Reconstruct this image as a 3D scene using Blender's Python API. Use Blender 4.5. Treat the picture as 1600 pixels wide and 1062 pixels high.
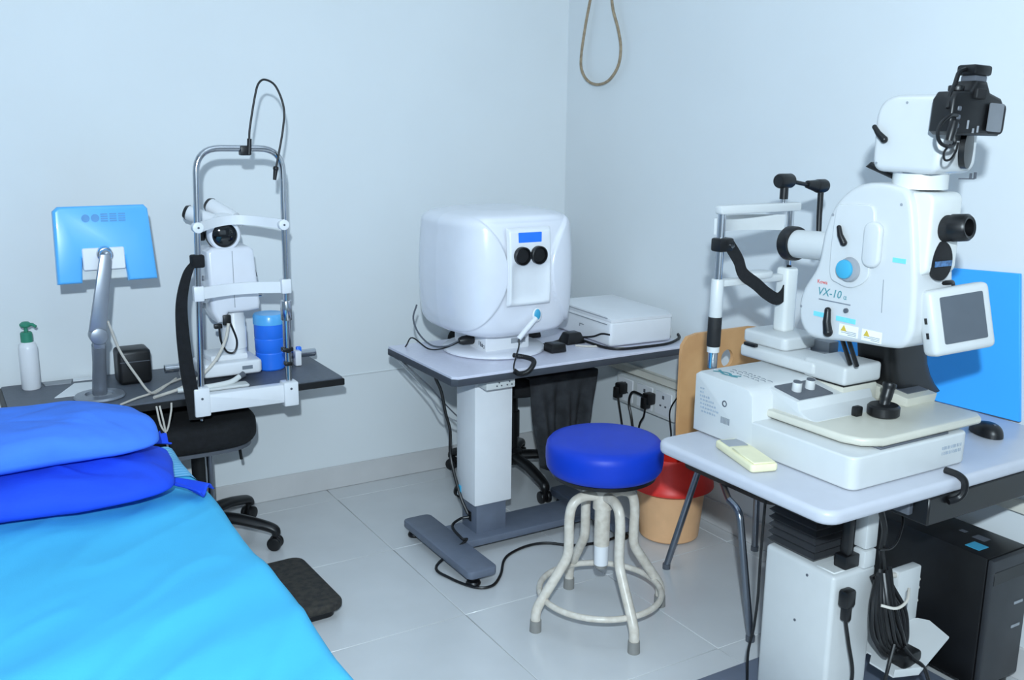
import bpy, bmesh, math, random
from mathutils import Vector as V, Matrix as M, noise
random.seed(7)
PI = math.pi
for o in list(bpy.data.objects): bpy.data.objects.remove(o)
scn = bpy.context.scene
C = scn.collection

# ------------------------------------------------------------ camera
CAM = V((-2.732, -4.031, 1.65))
YAW, PITCH, ROLL, FPX = .5436, .2205, .0104, 1525.47
Fw = V((math.sin(YAW)*math.cos(PITCH), math.cos(YAW)*math.cos(PITCH), -math.sin(PITCH)))
R0 = V((math.cos(YAW), -math.sin(YAW), 0)); U0 = R0.cross(Fw)
Rt = R0*math.cos(ROLL)+U0*math.sin(ROLL); Up = -R0*math.sin(ROLL)+U0*math.cos(ROLL)
cd = bpy.data.cameras.new('camera'); cam = bpy.data.objects.new('scene_camera', cd); C.objects.link(cam)
cd.sensor_width = 36; cd.lens = FPX/1600*36; cd.clip_start = .05
cam.matrix_world = M(((Rt.x, Up.x, -Fw.x, CAM.x), (Rt.y, Up.y, -Fw.y, CAM.y), (Rt.z, Up.z, -Fw.z, CAM.z), (0, 0, 0, 1)))
scn.camera = cam

# ------------------------------------------------------------ light
w = bpy.data.worlds.new('world'); scn.world = w; w.use_nodes = True
w.node_tree.nodes['Background'].inputs[0].default_value = (.75, .88, 1, 1)
w.node_tree.nodes['Background'].inputs[1].default_value = .1
# the photographer's flash, on the shoe above the lens and a little behind it
fl = bpy.data.lights.new('camera_flash', 'SPOT'); fl.energy = 470; fl.spot_size = math.radians(105); fl.spot_blend = .5; fl.shadow_soft_size = .035; fl.color = (.75, .90, 1.0)
flo = bpy.data.objects.new('camera_flash', fl); C.objects.link(flo); flo.rotation_euler = cam.matrix_world.to_euler(); flo.location = CAM + Up*.33 - Fw*.33
# the room's ceiling lights
LAMPS = [(-1.6, -1.6), (-2.0, -3.6)]
for i, (lx, ly) in enumerate(LAMPS):
    al = bpy.data.lights.new('ceiling_lamp', 'AREA'); al.shape = 'RECTANGLE'; al.size = 1.2; al.size_y = .6
    al.energy = 4; al.color = (.76, .90, 1.0)
    ao = bpy.data.objects.new('ceiling_lamp', al); C.objects.link(ao); ao.location = (lx, ly, 2.80)
# soft frontal fill light, added behind the photographer in an invented window
wl = bpy.data.lights.new('added_fill_light', 'AREA'); wl.shape = 'RECTANGLE'; wl.size = 2.0; wl.size_y = 1.4
wl.energy = 7; wl.color = (.74, .89, 1.0)
wlo = bpy.data.objects.new('added_fill_light', wl); C.objects.link(wlo); wlo.location = (-1.9, -4.93, 1.45); wlo.rotation_euler = (math.radians(90), 0, 0)
vs = scn.view_settings
vs.view_transform = 'Standard'; vs.look = 'None'; vs.gamma = 1; vs.exposure = -.16; vs.use_curve_mapping = False

# ------------------------------------------------------------ materials
def lin(c):
    return tuple((x/255/12.92 if x/255 <= .04045 else ((x/255+.055)/1.055)**2.4) for x in c)
MATS = {}
def mat(name, rgb, rough=.5, metal=0, var=.06, scale=20, bump=0, bscale=120, coat=0, alpha=1, trans=0, rgb2=None, spec=.5):
    if name in MATS: return MATS[name]
    m = bpy.data.materials.new(name); m.use_nodes = True; MATS[name] = m
    nt = m.node_tree; b = nt.nodes['Principled BSDF']
    b.inputs['Roughness'].default_value = rough; b.inputs['Metallic'].default_value = metal
    b.inputs['Specular IOR Level'].default_value = spec
    b.inputs['Coat Weight'].default_value = coat; b.inputs['Alpha'].default_value = alpha
    b.inputs['Transmission Weight'].default_value = trans
    tc = nt.nodes.new('ShaderNodeTexCoord'); nz = nt.nodes.new('ShaderNodeTexNoise')
    nz.inputs['Scale'].default_value = scale; nz.inputs['Detail'].default_value = 4
    nt.links.new(tc.outputs['Object'], nz.inputs['Vector'])
    rp = nt.nodes.new('ShaderNodeValToRGB'); c = lin(rgb)
    c2 = lin(rgb2) if rgb2 else tuple(max(0, x*(1-var)) for x in c); c1 = c if rgb2 else tuple(min(1, x*(1+var)) for x in c)
    rp.color_ramp.elements[0].position = .35; rp.color_ramp.elements[1].position = .65
    rp.color_ramp.elements[0].color = (*c2, 1); rp.color_ramp.elements[1].color = (*c1, 1)
    nt.links.new(nz.outputs['Fac'], rp.inputs['Fac']); nt.links.new(rp.outputs['Color'], b.inputs['Base Color'])
    if bump:
        n2 = nt.nodes.new('ShaderNodeTexNoise'); n2.inputs['Scale'].default_value = bscale; n2.inputs['Detail'].default_value = 3
        nt.links.new(tc.outputs['Object'], n2.inputs['Vector'])
        bp = nt.nodes.new('ShaderNodeBump'); bp.inputs['Strength'].default_value = bump; bp.inputs['Distance'].default_value = .003
        nt.links.new(n2.outputs['Fac'], bp.inputs['Height']); nt.links.new(bp.outputs['Normal'], b.inputs['Normal'])
    return m
m_wall = mat('wall_paint', (226, 230, 232), .75, var=.012, scale=2, bump=.08, bscale=60, spec=.2)
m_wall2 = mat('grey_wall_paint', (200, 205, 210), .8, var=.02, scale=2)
m_ceil = mat('ceiling_paint', (230, 232, 235), .8, var=.01)
m_base = mat('baseboard_tile', (204, 203, 203), .4, var=.03, scale=6)
m_tile = mat('floor_tile_glaze', (212, 213, 214), .22, var=.025, scale=5, coat=.1)
m_grout = mat('grout', (150, 147, 142), .8)
m_white = mat('white_plastic', (234, 235, 238), .35, var=.01)
m_gloss = mat('glossy_white_shell', (232, 233, 240), .22, var=.008, coat=.3)
m_fwhite = mat('aged_white_enamel', (206, 208, 208), .38, var=.012)
m_fgloss = mat('aged_white_gloss', (206, 208, 209), .28, var=.01, coat=.2)
m_wlam = mat('white_table_laminate', (192, 194, 203), .35, var=.015)
m_offw = mat('off_white_plastic', (222, 224, 222), .4, var=.015)
m_cream = mat('aged_cream_plastic', (204, 201, 188), .35, var=.03, scale=12)
m_ivory = mat('ivory_plastic', (232, 226, 190), .45, var=.03)
m_black = mat('black_plastic', (15, 15, 17), .4, var=.15)
m_rub = mat('black_rubber', (20, 20, 22), .7, var=.2, bump=.2)
m_blackf = mat('black_fabric', (17, 18, 21), .9, var=.3, scale=60, bump=.3, bscale=300)
m_jack = mat('charcoal_cloth', (52, 54, 58), .9, var=.35, scale=14, bump=.3, bscale=250)
m_dkgrey = mat('dark_grey_steel', (104, 112, 128), .45, var=.05)
m_desk = mat('slate_laminate', (92, 98, 108), .5, var=.06, scale=80)
m_edge = mat('charcoal_edge_band', (66, 70, 78), .5)
m_lam = mat('pale_grey_laminate', (220, 220, 234), .3, var=.02, scale=60)
m_chrome = mat('chrome', (200, 203, 208), .16, metal=1, var=.02)
m_steel = mat('brushed_steel', (150, 155, 165), .3, metal=1, var=.05)
m_alu = mat('silver_aluminium', (150, 155, 164), .35, metal=.6, var=.03)
m_blue = mat('royal_blue_vinyl', (13, 58, 188), .45, var=.03, spec=.3)
m_pil1 = mat('cornflower_pillowcase', (68, 128, 238), .85, var=.06, scale=7, bump=.25, bscale=90)
m_pil2 = mat('royal_blue_pillowcase', (22, 76, 222), .85, var=.07, scale=7, bump=.25, bscale=90)
m_film = mat('blue_protective_film', (96, 186, 250), .3, var=.03, scale=6, coat=.3)
m_board = mat('sky_blue_board', (60, 170, 255), .5, var=.015, scale=4)
m_jar = mat('blue_plastic', (44, 126, 250), .35, var=.03)
m_teal = mat('teal_plastic', (66, 166, 204), .4, var=.03)
m_tape = mat('cyan_tape', (124, 214, 240), .4, var=.05, scale=60)
m_grey = mat('mid_grey_plastic', (150, 154, 160), .45)
m_dgp = mat('dark_grey_panel', (86, 90, 98), .5)
m_scr = mat('grey_screen', (92, 98, 106), .18, var=.03)
m_wood = mat('beech_plywood', (224, 172, 118), .45, rgb2=(212, 158, 106), scale=9)
m_bin = mat('tan_plastic', (238, 186, 138), .4, var=.03)
m_red = mat('red_plastic', (226, 44, 34), .45, var=.05)
m_leg = mat('cream_enamel', (224, 216, 204), .35, rgb2=(206, 196, 182), scale=40)
m_rope = mat('beige_cord', (158, 140, 116), .8, var=.2, scale=60)
m_cord = mat('pale_cord', (206, 200, 190), .6)
m_green = mat('green_plastic', (54, 140, 112), .4)
m_clear = mat('frosted_rubber', (140, 138, 134), .4)
m_paper = mat('white_paper', (238, 240, 242), .8, var=.01)
m_text = mat('grey_print', (120, 128, 138), .6)
m_tteal = mat('teal_print', (70, 140, 150), .6)
m_tred = mat('red_print', (214, 92, 90), .6)
m_yel = mat('yellow_print', (206, 178, 70), .6)
m_lens = mat('dark_glass', (16, 18, 22), .08, coat=.5)
m_grn = mat('dusty_black', (40, 39, 38), .85, rgb2=(62, 58, 52), scale=45, bump=.5, bscale=160)
m_trunk = mat('ivory_trunking', (224, 220, 208), .5, var=.03)
m_stripe = None

def sheet_mat():
    m = mat('turquoise_bedsheet', (70, 186, 232), .8, var=.04, scale=3, bump=.15, bscale=220)
    return m
m_sheet = sheet_mat()
def stripe_mat():
    m = bpy.data.materials.new('striped_sheet_hem'); m.use_nodes = True; nt = m.node_tree; b = nt.nodes['Principled BSDF']
    b.inputs['Roughness'].default_value = .85
    tc = nt.nodes.new('ShaderNodeTexCoord'); wv = nt.nodes.new('ShaderNodeTexWave'); wv.bands_direction = 'Y'; wv.inputs['Scale'].default_value = 14
    rp = nt.nodes.new('ShaderNodeValToRGB'); rp.color_ramp.elements[0].color = (*lin((86, 178, 224)), 1); rp.color_ramp.elements[1].color = (*lin((140, 206, 244)), 1)
    nt.links.new(tc.outputs['Object'], wv.inputs['Vector']); nt.links.new(wv.outputs['Fac'], rp.inputs['Fac']); nt.links.new(rp.outputs['Color'], b.inputs['Base Color'])
    return m
m_stripe = stripe_mat()

# ------------------------------------------------------------ builders (all coordinates in world metres)
ORG = {}
def thing(name, label, cat, loc, group=None):
    o = bpy.data.objects.new(name, None); C.objects.link(o); o.empty_display_size = .05
    o.location = loc; o['label'] = label; o['category'] = cat
    if group: o['group'] = group
    ORG[o.name] = V(loc)
    return o
def smooth_path(pts, k=6, closed=False):
    P = [V(p) for p in pts]; n = len(P); out = []
    if n < 3: return P
    rng = range(n if closed else n-1)
    for i in rng:
        p0 = P[(i-1) % n] if (closed or i > 0) else P[0]*2-P[1]
        p1 = P[i]; p2 = P[(i+1) % n]
        p3 = P[(i+2) % n] if (closed or i+2 < n) else P[-1]*2-P[-2]
        for j in range(k):
            t = j/k
            out.append(.5*((2*p1)+(p2-p0)*t+(2*p0-5*p1+4*p2-p3)*t*t+(3*p1-p0-3*p2+p3)*t**3))
    if not closed: out.append(P[-1])
    return out
def fillet(pts, r, k=5):
    P = [V(p) for p in pts]; out = [P[0]]
    for i in range(1, len(P)-1):
        a, b, c = P[i-1], P[i], P[i+1]; rr = r[i] if isinstance(r, (list, tuple)) else r
        rr = min(rr, (a-b).length*.49, (c-b).length*.49)
        p = b+(a-b).normalized()*rr; q = b+(c-b).normalized()*rr
        for j in range(k+1):
            t = j/k; out.append(p*(1-t)**2+b*2*t*(1-t)+q*t*t)
    out.append(P[-1]); return out
def rrect(x0, x1, y0, y1, r, k=5):
    out = []
    for cx, cy, a in ((x1-r, y1-r, 0), (x0+r, y1-r, 90), (x0+r, y0+r, 180), (x1-r, y0+r, 270)):
        for j in range(k+1):
            t = math.radians(a+90*j/k); out.append((cx+r*math.cos(t), cy+r*math.sin(t)))
    return out
class B:
    def __init__(s): s.bm = bmesh.new()
    def _add(s, bm, xf=None):
        if xf is not None: bm.transform(xf)
        me = bpy.data.meshes.new('t'); bm.to_mesh(me); bm.free(); s.bm.from_mesh(me); bpy.data.meshes.remove(me); return s
    def box(s, x0, x1, y0, y1, z0, z1, bev=0, seg=2, xf=None):
        bm = bmesh.new(); bmesh.ops.create_cube(bm, size=1)
        bmesh.ops.transform(bm, matrix=M.Translation(((x0+x1)/2, (y0+y1)/2, (z0+z1)/2)) @ M.Diagonal((abs(x1-x0), abs(y1-y0), abs(z1-z0), 1)), verts=bm.verts)
        if bev: bmesh.ops.bevel(bm, geom=bm.edges[:], offset=bev, segments=seg, affect='EDGES', profile=.5)
        return s._add(bm, xf)
    def prism(s, poly, axis, lo, hi, bev=0, seg=2, xf=None):
        # poly in the two other axes, in order (x,y) for 'z', (y,z) for 'x', (x,z) for 'y'
        bm = bmesh.new()
        def P(a, b, h): return (a, b, h) if axis == 'z' else (h, a, b) if axis == 'x' else (a, h, b)
        A = [bm.verts.new(P(a, b, lo)) for a, b in poly]; Bv = [bm.verts.new(P(a, b, hi)) for a, b in poly]
        n = len(poly); f1 = bm.faces.new(A); f2 = bm.faces.new(Bv)
        for i in range(n): bm.faces.new((A[i], A[(i+1) % n], Bv[(i+1) % n], Bv[i]))
        bmesh.ops.recalc_face_normals(bm, faces=bm.faces[:])
        if bev:
            es = list(set(f1.edges) | set(f2.edges))
            bmesh.ops.bevel(bm, geom=es, offset=bev, segments=seg, affect='EDGES', profile=.5)
        return s._add(bm, xf)
    def rprism(s, poly, axis, lo, hi, r, k=5):
        # prism with evenly rounded rims, built ring by ring
        n = len(poly); ar = sum(poly[i][0]*poly[(i+1) % n][1]-poly[(i+1) % n][0]*poly[i][1] for i in range(n)); sg = 1 if ar > 0 else -1; nr = []
        for i in range(n):
            ax_, ay_ = poly[i-1]; bx_, by_ = poly[(i+1) % n]; dx, dy = bx_-ax_, by_-ay_; L = math.hypot(dx, dy) or 1; nr.append((-dy/L*sg, dx/L*sg))
        def P(a, b, h): return (a, b, h) if axis == 'z' else (h, a, b) if axis == 'x' else (a, h, b)
        st = [(lo+r*(1-math.sin(PI/2*j/k)), r*(1-math.cos(PI/2*j/k))) for j in range(k, -1, -1)]+[(hi-r*(1-math.sin(PI/2*j/k)), r*(1-math.cos(PI/2*j/k))) for j in range(k+1)]
        st = [(lo, r*1.25)]+st+[(hi, r*1.25)]
        bm = bmesh.new(); rings = [[bm.verts.new(P(p[0]+q[0]*o, p[1]+q[1]*o, h)) for p, q in zip(poly, nr)] for h, o in st]
        for a, c in zip(rings, rings[1:]):
            for j in range(n): bm.faces.new((a[j], a[(j+1) % n], c[(j+1) % n], c[j]))
        bm.faces.new(rings[0]); bm.faces.new(rings[-1]); bmesh.ops.recalc_face_normals(bm, faces=bm.faces[:])
        return s._add(bm)
    def hexa(s, bot, top, bev=0, seg=2):
        bm = bmesh.new(); A = [bm.verts.new(p) for p in bot]; T = [bm.verts.new(p) for p in top]; n = len(bot)
        bm.faces.new(A); bm.faces.new(T)
        for i in range(n): bm.faces.new((A[i], A[(i+1) % n], T[(i+1) % n], T[i]))
        bmesh.ops.recalc_face_normals(bm, faces=bm.faces[:])
        if bev: bmesh.ops.bevel(bm, geom=bm.edges[:], offset=bev, segments=seg, affect='EDGES', profile=.5)
        return s._add(bm)
    def tube(s, pts, r, n=10, closed=False, cap=True, flat=None):
        P = [V(p) for p in pts]; m = len(P); bm = bmesh.new(); rings = []
        up = None
        for i, p in enumerate(P):
            a = P[(i-1) % m] if (closed or i > 0) else p; c = P[(i+1) % m] if (closed or i < m-1) else p
            t = (c-a).normalized()
            if up is None:
                up = V((0, 0, 1)) if abs(t.z) < .9 else V((1, 0, 0))
                if flat: up = V(flat)
            sd = t.cross(up)
            if sd.length < 1e-5: sd = t.orthogonal()
            sd.normalize(); u = sd.cross(t).normalized(); up = V(flat) if flat else u
            rr = r[i] if isinstance(r, (list, tuple)) and len(r) == m else r
            ra, rb = rr if isinstance(rr, tuple) else (rr, rr)
            rings.append([bm.verts.new(p+sd*math.cos(2*PI*j/n)*ra+u*math.sin(2*PI*j/n)*rb) for j in range(n)])
        for i in range(m if closed else m-1):
            a, b = rings[i], rings[(i+1) % m]
            for j in range(n): bm.faces.new((a[j], a[(j+1) % n], b[(j+1) % n], b[j]))
        if cap and not closed: bm.faces.new(rings[0]); bm.faces.new(rings[-1])
        bmesh.ops.recalc_face_normals(bm, faces=bm.faces[:])
        return s._add(bm)
    def cyl(s, p0, p1, r0, r1=None, n=28, bev=0):
        p0, p1 = V(p0), V(p1); r1 = r0 if r1 is None else r1; L = (p1-p0).length
        prof = [(0, 0), (r0, 0), (r1, L), (0, L)]
        if bev: prof = [(0, 0), (r0-bev, 0), (r0-bev*.3, bev*.3), (r0, bev), (r1, L-bev), (r1-bev*.3, L-bev*.3), (r1-bev, L), (0, L)]
        return s.lathe(prof, p0, n, axis=p1-p0)
    def lathe(s, prof, c, n=32, axis=(0, 0, 1), xf=None):
        bm = bmesh.new(); rings = []
        for r, z in prof:
            rings.append([bm.verts.new((0, 0, z))] if r < 1e-6 else [bm.verts.new((r*math.cos(2*PI*j/n), r*math.sin(2*PI*j/n), z)) for j in range(n)])
        for a, b in zip(rings, rings[1:]):
            for j in range(n):
                k = (j+1) % n
                vs_ = [a[0] if len(a) == 1 else a[j]] + ([] if len(a) == 1 else [a[k]]) + ([b[0]] if len(b) == 1 else [b[k], b[j]])
                if len(vs_) > 2: bm.faces.new(vs_)
        q = V((0, 0, 1)).rotation_difference(V(axis).normalized()).to_matrix().to_4x4()
        bmesh.ops.recalc_face_normals(bm, faces=bm.faces[:])
        bm.transform(M.Translation(V(c)) @ q)
        return s._add(bm, xf)
    def grid(s, fn, nu, nv, cu=False, cv=False, cap=False, thick=0):
        bm = bmesh.new(); g = [[bm.verts.new(fn(i/(nu if cu else nu-1), j/(nv if cv else nv-1))) for j in range(nv)] for i in range(nu)]
        for i in range(nu if cu else nu-1):
            for j in range(nv if cv else nv-1):
                bm.faces.new((g[i][j], g[(i+1) % nu][j], g[(i+1) % nu][(j+1) % nv], g[i][(j+1) % nv]))
        if cap:
            bm.faces.new([g[i][0] for i in range(nu)]); bm.faces.new([g[i][-1] for i in range(nu)])
        bmesh.ops.recalc_face_normals(bm, faces=bm.faces[:])
        if thick: bmesh.ops.solidify(bm, geom=bm.faces[:], thickness=thick)
        return s._add(bm)
    def ball(s, c, r, n=20, sc=(1, 1, 1)):
        bm = bmesh.new(); bmesh.ops.create_uvsphere(bm, u_segments=n, v_segments=n//2+2, radius=r)
        bm.transform(M.Translation(V(c)) @ M.Diagonal((*sc, 1))); return s._add(bm)
    def text(s, txt, size, xf, depth=.0006):
        cu = bpy.data.curves.new('t', 'FONT'); cu.body = txt; cu.size = size; cu.extrude = depth/2; cu.align_x = 'CENTER'; cu.align_y = 'CENTER'; cu.resolution_u = 2
        o = bpy.data.objects.new('t', cu); C.objects.link(o); bpy.context.view_layer.update()
        me = bpy.data.meshes.new_from_object(o.evaluated_get(bpy.context.evaluated_depsgraph_get()))
        bm = bmesh.new(); bm.from_mesh(me); bpy.data.objects.remove(o); bpy.data.meshes.remove(me); return s._add(bm, xf)
    def xf(s, m): s.bm.transform(m); return s
    def build(s, name, m, parent=None, label=None, cat=None, group=None, org=None, kind=None, ang=38, part_label=None):
        if parent is not None: o0 = ORG[parent.name]
        else: o0 = V(org) if org else V((0, 0, 0))
        s.bm.transform(M.Translation(-o0))
        me = bpy.data.meshes.new(name); s.bm.to_mesh(me); s.bm.free()
        me.polygons.foreach_set('use_smooth', [True]*len(me.polygons)); me.set_sharp_from_angle(angle=math.radians(ang))
        me.materials.append(m); o = bpy.data.objects.new(name, me); C.objects.link(o)
        if parent is not None: o.parent = parent
        else: o.location = o0
        ORG[o.name] = o0
        if label: o['label'] = label
        if cat: o['category'] = cat
        if group: o['group'] = group
        if kind: o['kind'] = kind
        if part_label: o['label'] = part_label
        return o
def faceX(x, y, z, rot=0):   # text lying on a face that looks towards -x: reads along -y
    return M.Translation((x, y, z)) @ M(((0, 0, -1, 0), (-1, 0, 0, 0), (0, 1, 0, 0), (0, 0, 0, 1))) @ M.Rotation(rot, 4, 'Z')
def faceY(x, y, z, rot=0):   # on a face that looks towards -y: reads along +x
    return M.Translation((x, y, z)) @ M(((1, 0, 0, 0), (0, 0, -1, 0), (0, 1, 0, 0), (0, 0, 0, 1))) @ M.Rotation(rot, 4, 'Z')
def rotz_about(c, a): return M.Translation(V(c)) @ M.Rotation(a, 4, 'Z') @ M.Translation(-V(c))
def rot_about(c, a, ax): return M.Translation(V(c)) @ M.Rotation(a, 4, ax) @ M.Translation(-V(c))
def cord(name, pts, r, m, label, cat='cable', parent=None, group=None, k=6):
    b = B().tube(smooth_path(pts, k), r, 8)
    if parent: return b.build(name, m, parent)
    return b.build(name, m, None, label, cat, group, org=pts[0])

# ============================================================ the room
XL, YF, HC = -3.9, -4.95, 2.85
fl_o = B().box(XL-.1, .1, YF-.1, .1, -.12, -.003).build('floor', m_grout, kind='structure', label='grey glossy tiled floor'); fl_o['label'] = 'pale grey glossy tiled floor of the examination room'
TS = .6; xs = [-.08-TS*i for i in range(-1, 8)]; ys = [-.138-TS*i for i in range(-1, 10)]
tcache = {}
for x1 in xs:
    for y1 in ys:
        a0, a1, b0, b1 = max(x1-TS+.0012, XL), min(x1-.0012, 0), max(y1-TS+.0012, YF), min(y1-.0012, 0)
        if a1-a0 < .02 or b1-b0 < .02: continue
        key = (round(a1-a0, 3), round(b1-b0, 3))
        if key not in tcache:
            o = B().box(0, a1-a0, 0, b1-b0, -.008, 0, .0012, 1).build('floor_tile', m_tile, fl_o); tcache[key] = o.data
        else:
            o = bpy.data.objects.new('floor_tile', tcache[key]); C.objects.link(o); o.parent = fl_o
        o.location = (a0, b0, 0)
def struct(b, name, m, label): o = b.build(name, m, kind='structure'); o['label'] = label; return o
struct(B().box(XL-.1, .1, 0, .1, -.12, HC), 'wall_back', m_wall, 'pale blue-white painted wall behind the instruments')
struct(B().box(0, .1, YF-.1, 0, -.12, HC), 'wall_right', m_wall, 'pale blue-white painted wall on the right')
struct(B().box(XL-.1, XL, YF-.1, 0, -.12, HC), 'wall_left', m_wall2, 'pale painted wall on the left')
struct(B().box(XL, 0, YF-.1, YF, -.12, HC), 'wall_front', m_wall2, 'pale painted wall behind the viewer')
struct(B().box(XL-.1, .1, YF-.1, .1, HC, HC+.1), 'ceiling', m_ceil, 'white ceiling')
struct(B().box(XL, 0, -.012, 0, 0, .106, .003, 1), 'baseboard_back', m_base, 'grey skirting along the back wall')
struct(B().box(-.012, 0, YF, -.012, 0, .106, .003, 1), 'baseboard_right', m_base, 'grey skirting along the right wall')
struct(B().box(XL, -2.56, -.05, 0, .106, HC, .004, 1), 'trim_1', m_wall, 'shallow wall pier at the far left')
struct(B().box(-2.5, 0, -.005, 0, .521, .529, .002, 1), 'trim_2', m_wall, 'thin ledge line along the back wall')
for lx, ly in LAMPS:
    t = thing('ceiling_light', 'white ceiling light panel over the middle of the room' if ly > -3 else 'white ceiling light panel near the wall behind the viewer', 'light', (lx, ly, 2.80), 'ceiling lights')
    B().box(lx-.62, lx+.62, ly-.32, ly+.32, 2.805, HC, .004, 1).build('housing', m_white, t)

wn = B().box(-2.92, -.88, -4.95, -4.935, .73, 2.17).build('added_window_1', mat('added_window_pane', (220, 235, 245), .1), kind='structure'); wn['label'] = 'unseen window added behind the viewer to hold the fill light'  # unseen window, added as a housing for the fill light
for a in ((-2.98, -2.90, .67, 2.23), (-.90, -.82, .67, 2.23), (-1.93, -1.87, .73, 2.17)): B().box(a[0], a[1], -4.95, -4.925, a[2], a[3], .004, 1).build('added_window_frame', m_white, wn)
for a in ((.67, .75), (2.15, 2.23)): B().box(-2.98, -.82, -4.95, -4.925, a[0], a[1], .004, 1).build('added_window_frame', m_white, wn)

# cable trunking and socket box on the right wall
tk = thing('cable_trunking', 'ivory plastic cable trunking running along the right wall', 'trunking', (0, -2.3, .525))
B().box(-.028, 0, -4.6, -.40, .527, .562, .003, 1).build('cover', m_trunk, tk)
sk = thing('socket_box', 'white surface socket box under the trunking beside the wooden chair', 'socket', (0, -.73, .38))
B().box(-.045, 0, -.94, -.53, .385, .522, .006).build('box', m_offw, sk)
for i, yy in enumerate((-.60, -.74, -.87)):
    p = B().box(-.049, -.044, yy-.055, yy+.055, .40, .507, .003, 1).build('socket_plate', m_white, sk)
    B().box(-.051, -.048, yy-.006, yy+.006, .475, .490).box(-.051, -.048, yy-.022, yy-.012, .440, .447).box(-.051, -.048, yy+.012, yy+.022, .440, .447).build('slot', m_dgp, p)
def plug(pos, pts, lab, tilt=0):
    x, y, z = pos; t = thing('wall_plug', lab, 'plug', (x, y, z-.03))
    B().box(x-.045, x+.001, y-.022, y+.022, z-.024, z+.028, .008).box(x-.06, x-.02, y-.014, y+.014, z-.04, z+.012, .006).build('plug_body', m_black, t)
    B().tube(smooth_path(pts, 6), .0045, 8).build('flex', m_black, t)
plug((-.05, -.60, .462), [(-.09, -.60, .43), (-.085, -.615, .36), (-.07, -.63, .24), (-.03, -.64, .02)], 'black plug with straight hanging flex in the socket box')
plug((-.05, -.80, .462), [(-.09, -.80, .43), (-.085, -.785, .38), (-.075, -.74, .30), (-.05, -.70, .02)], 'black plug nearest the wooden chair in the socket box')
cord('loop_cable', [(-.075, -.79, .462), (-.085, -.74, .475), (-.08, -.69, .465), (-.075, -.665, .41), (-.07, -.69, .31), (-.04, -.70, .02)], .006, m_black, 'black cable looping between the two wall plugs')
cord('drop_cable', [(-.045, -1.0, .75), (-.05, -.99, .60), (-.05, -.985, .54), (-.055, -.925, .44), (-.055, -.94, .33), (-.05, -.93, .18), (-.03, -.93, .02)], .0035, m_black, 'thin black cable dropping down the wall beside the wooden chair back')

# rope loop hanging at the top of the right wall
cord('cord_loop', [(-.03, -.30, HC), (-.03, -.29, 2.6), (-.03, -.245, 2.33), (-.03, -.227, 2.23), (-.03, -.183, 2.081), (-.03, -.154, 1.941), (-.03, -.167, 1.877), (-.03, -.22, 1.832), (-.03, -.296, 1.816), (-.03, -.378, 1.834), (-.03, -.441, 1.892), (-.03, -.456, 1.967), (-.03, -.432, 2.049), (-.03, -.391, 2.133), (-.03, -.372, 2.215), (-.03, -.35, 2.33), (-.03, -.31, 2.6), (-.03, -.305, HC)], .0065, m_rope, 'beige cord hanging from above in a long loop near the corner', 'cord')

# ============================================================ bed and pillows
bx0, bx1, by0, by1, BZ = -3.05, -2.075, -2.75, -.74, .56
bd = thing('examination_bed', 'examination bed covered with a turquoise sheet', 'bed', ((bx0+bx1)/2, (by0+by1)/2, 0))
B().box(bx0+.03, bx1-.03, by0+.03, by1-.03, .38, .43, .005).build('bed_frame', m_steel, bd)
for x in (bx0+.07, bx1-.07):
    for y in (by0+.1, by1-.1):
        B().cyl((x, y, 0), (x, y, .385), .02).build('leg', m_steel, bd)
B().box(bx0+.012, bx1-.012, by0+.012, by1-.012, .43, .548, .025, 3).build('mattress', m_dgp, bd)
def sheet_fn(y_a, y_b, dz):
    def fn(u, v):
        y = y_a+(y_b-y_a)*u
        wd = bx1-bx0; s = v*(wd+.5)
        # drape down both long sides
        wob = .006*math.sin(y*9.0)+.003*math.sin(y*3.1+1)
        if s < .25: x = bx0-.002; z = BZ-.02-(.25-s); x -= .01*math.sin(y*14)*(.25-s)/.25
        elif s > wd+.25: x = bx1+.002+wob; z = BZ-.02-(s-wd-.25); x += .012*math.sin(y*14+1)*(s-wd-.25)/.25
        else:
            x = bx0+(s-.25); e = min(x-bx0, bx1-x)
            z = BZ-.02*max(0, 1-e/.03)**2
            if bx1-x < .1: x += wob*(1-(bx1-x)/.1)
            p = V((x*1.0+y*.35, y*3.2-x*1.6, 1.3))
            n1 = noise.noise(p*1.5); n2 = noise.noise(V((x*2+y*1.5, y*9-x*4, .2)))
            n3 = abs(noise.noise(V((x*3+y*1.2, y*5.5-x*5, 4.2)))); z += .014*n1+.006*n2*max(0, n1+.4)+.012*(.35-min(.35, n3))
        return (x, y, z+dz)
    return fn
B().grid(sheet_fn(by0-.002, by1-.295, .0), 150, 110).build('bedsheet', m_sheet, bd, ang=180)
B().grid(sheet_fn(by1-.305, by1+.002, .004), 24, 110).build('striped_hem', m_stripe, bd, ang=180, part_label='pale striped band at the head of the sheet')

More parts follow.
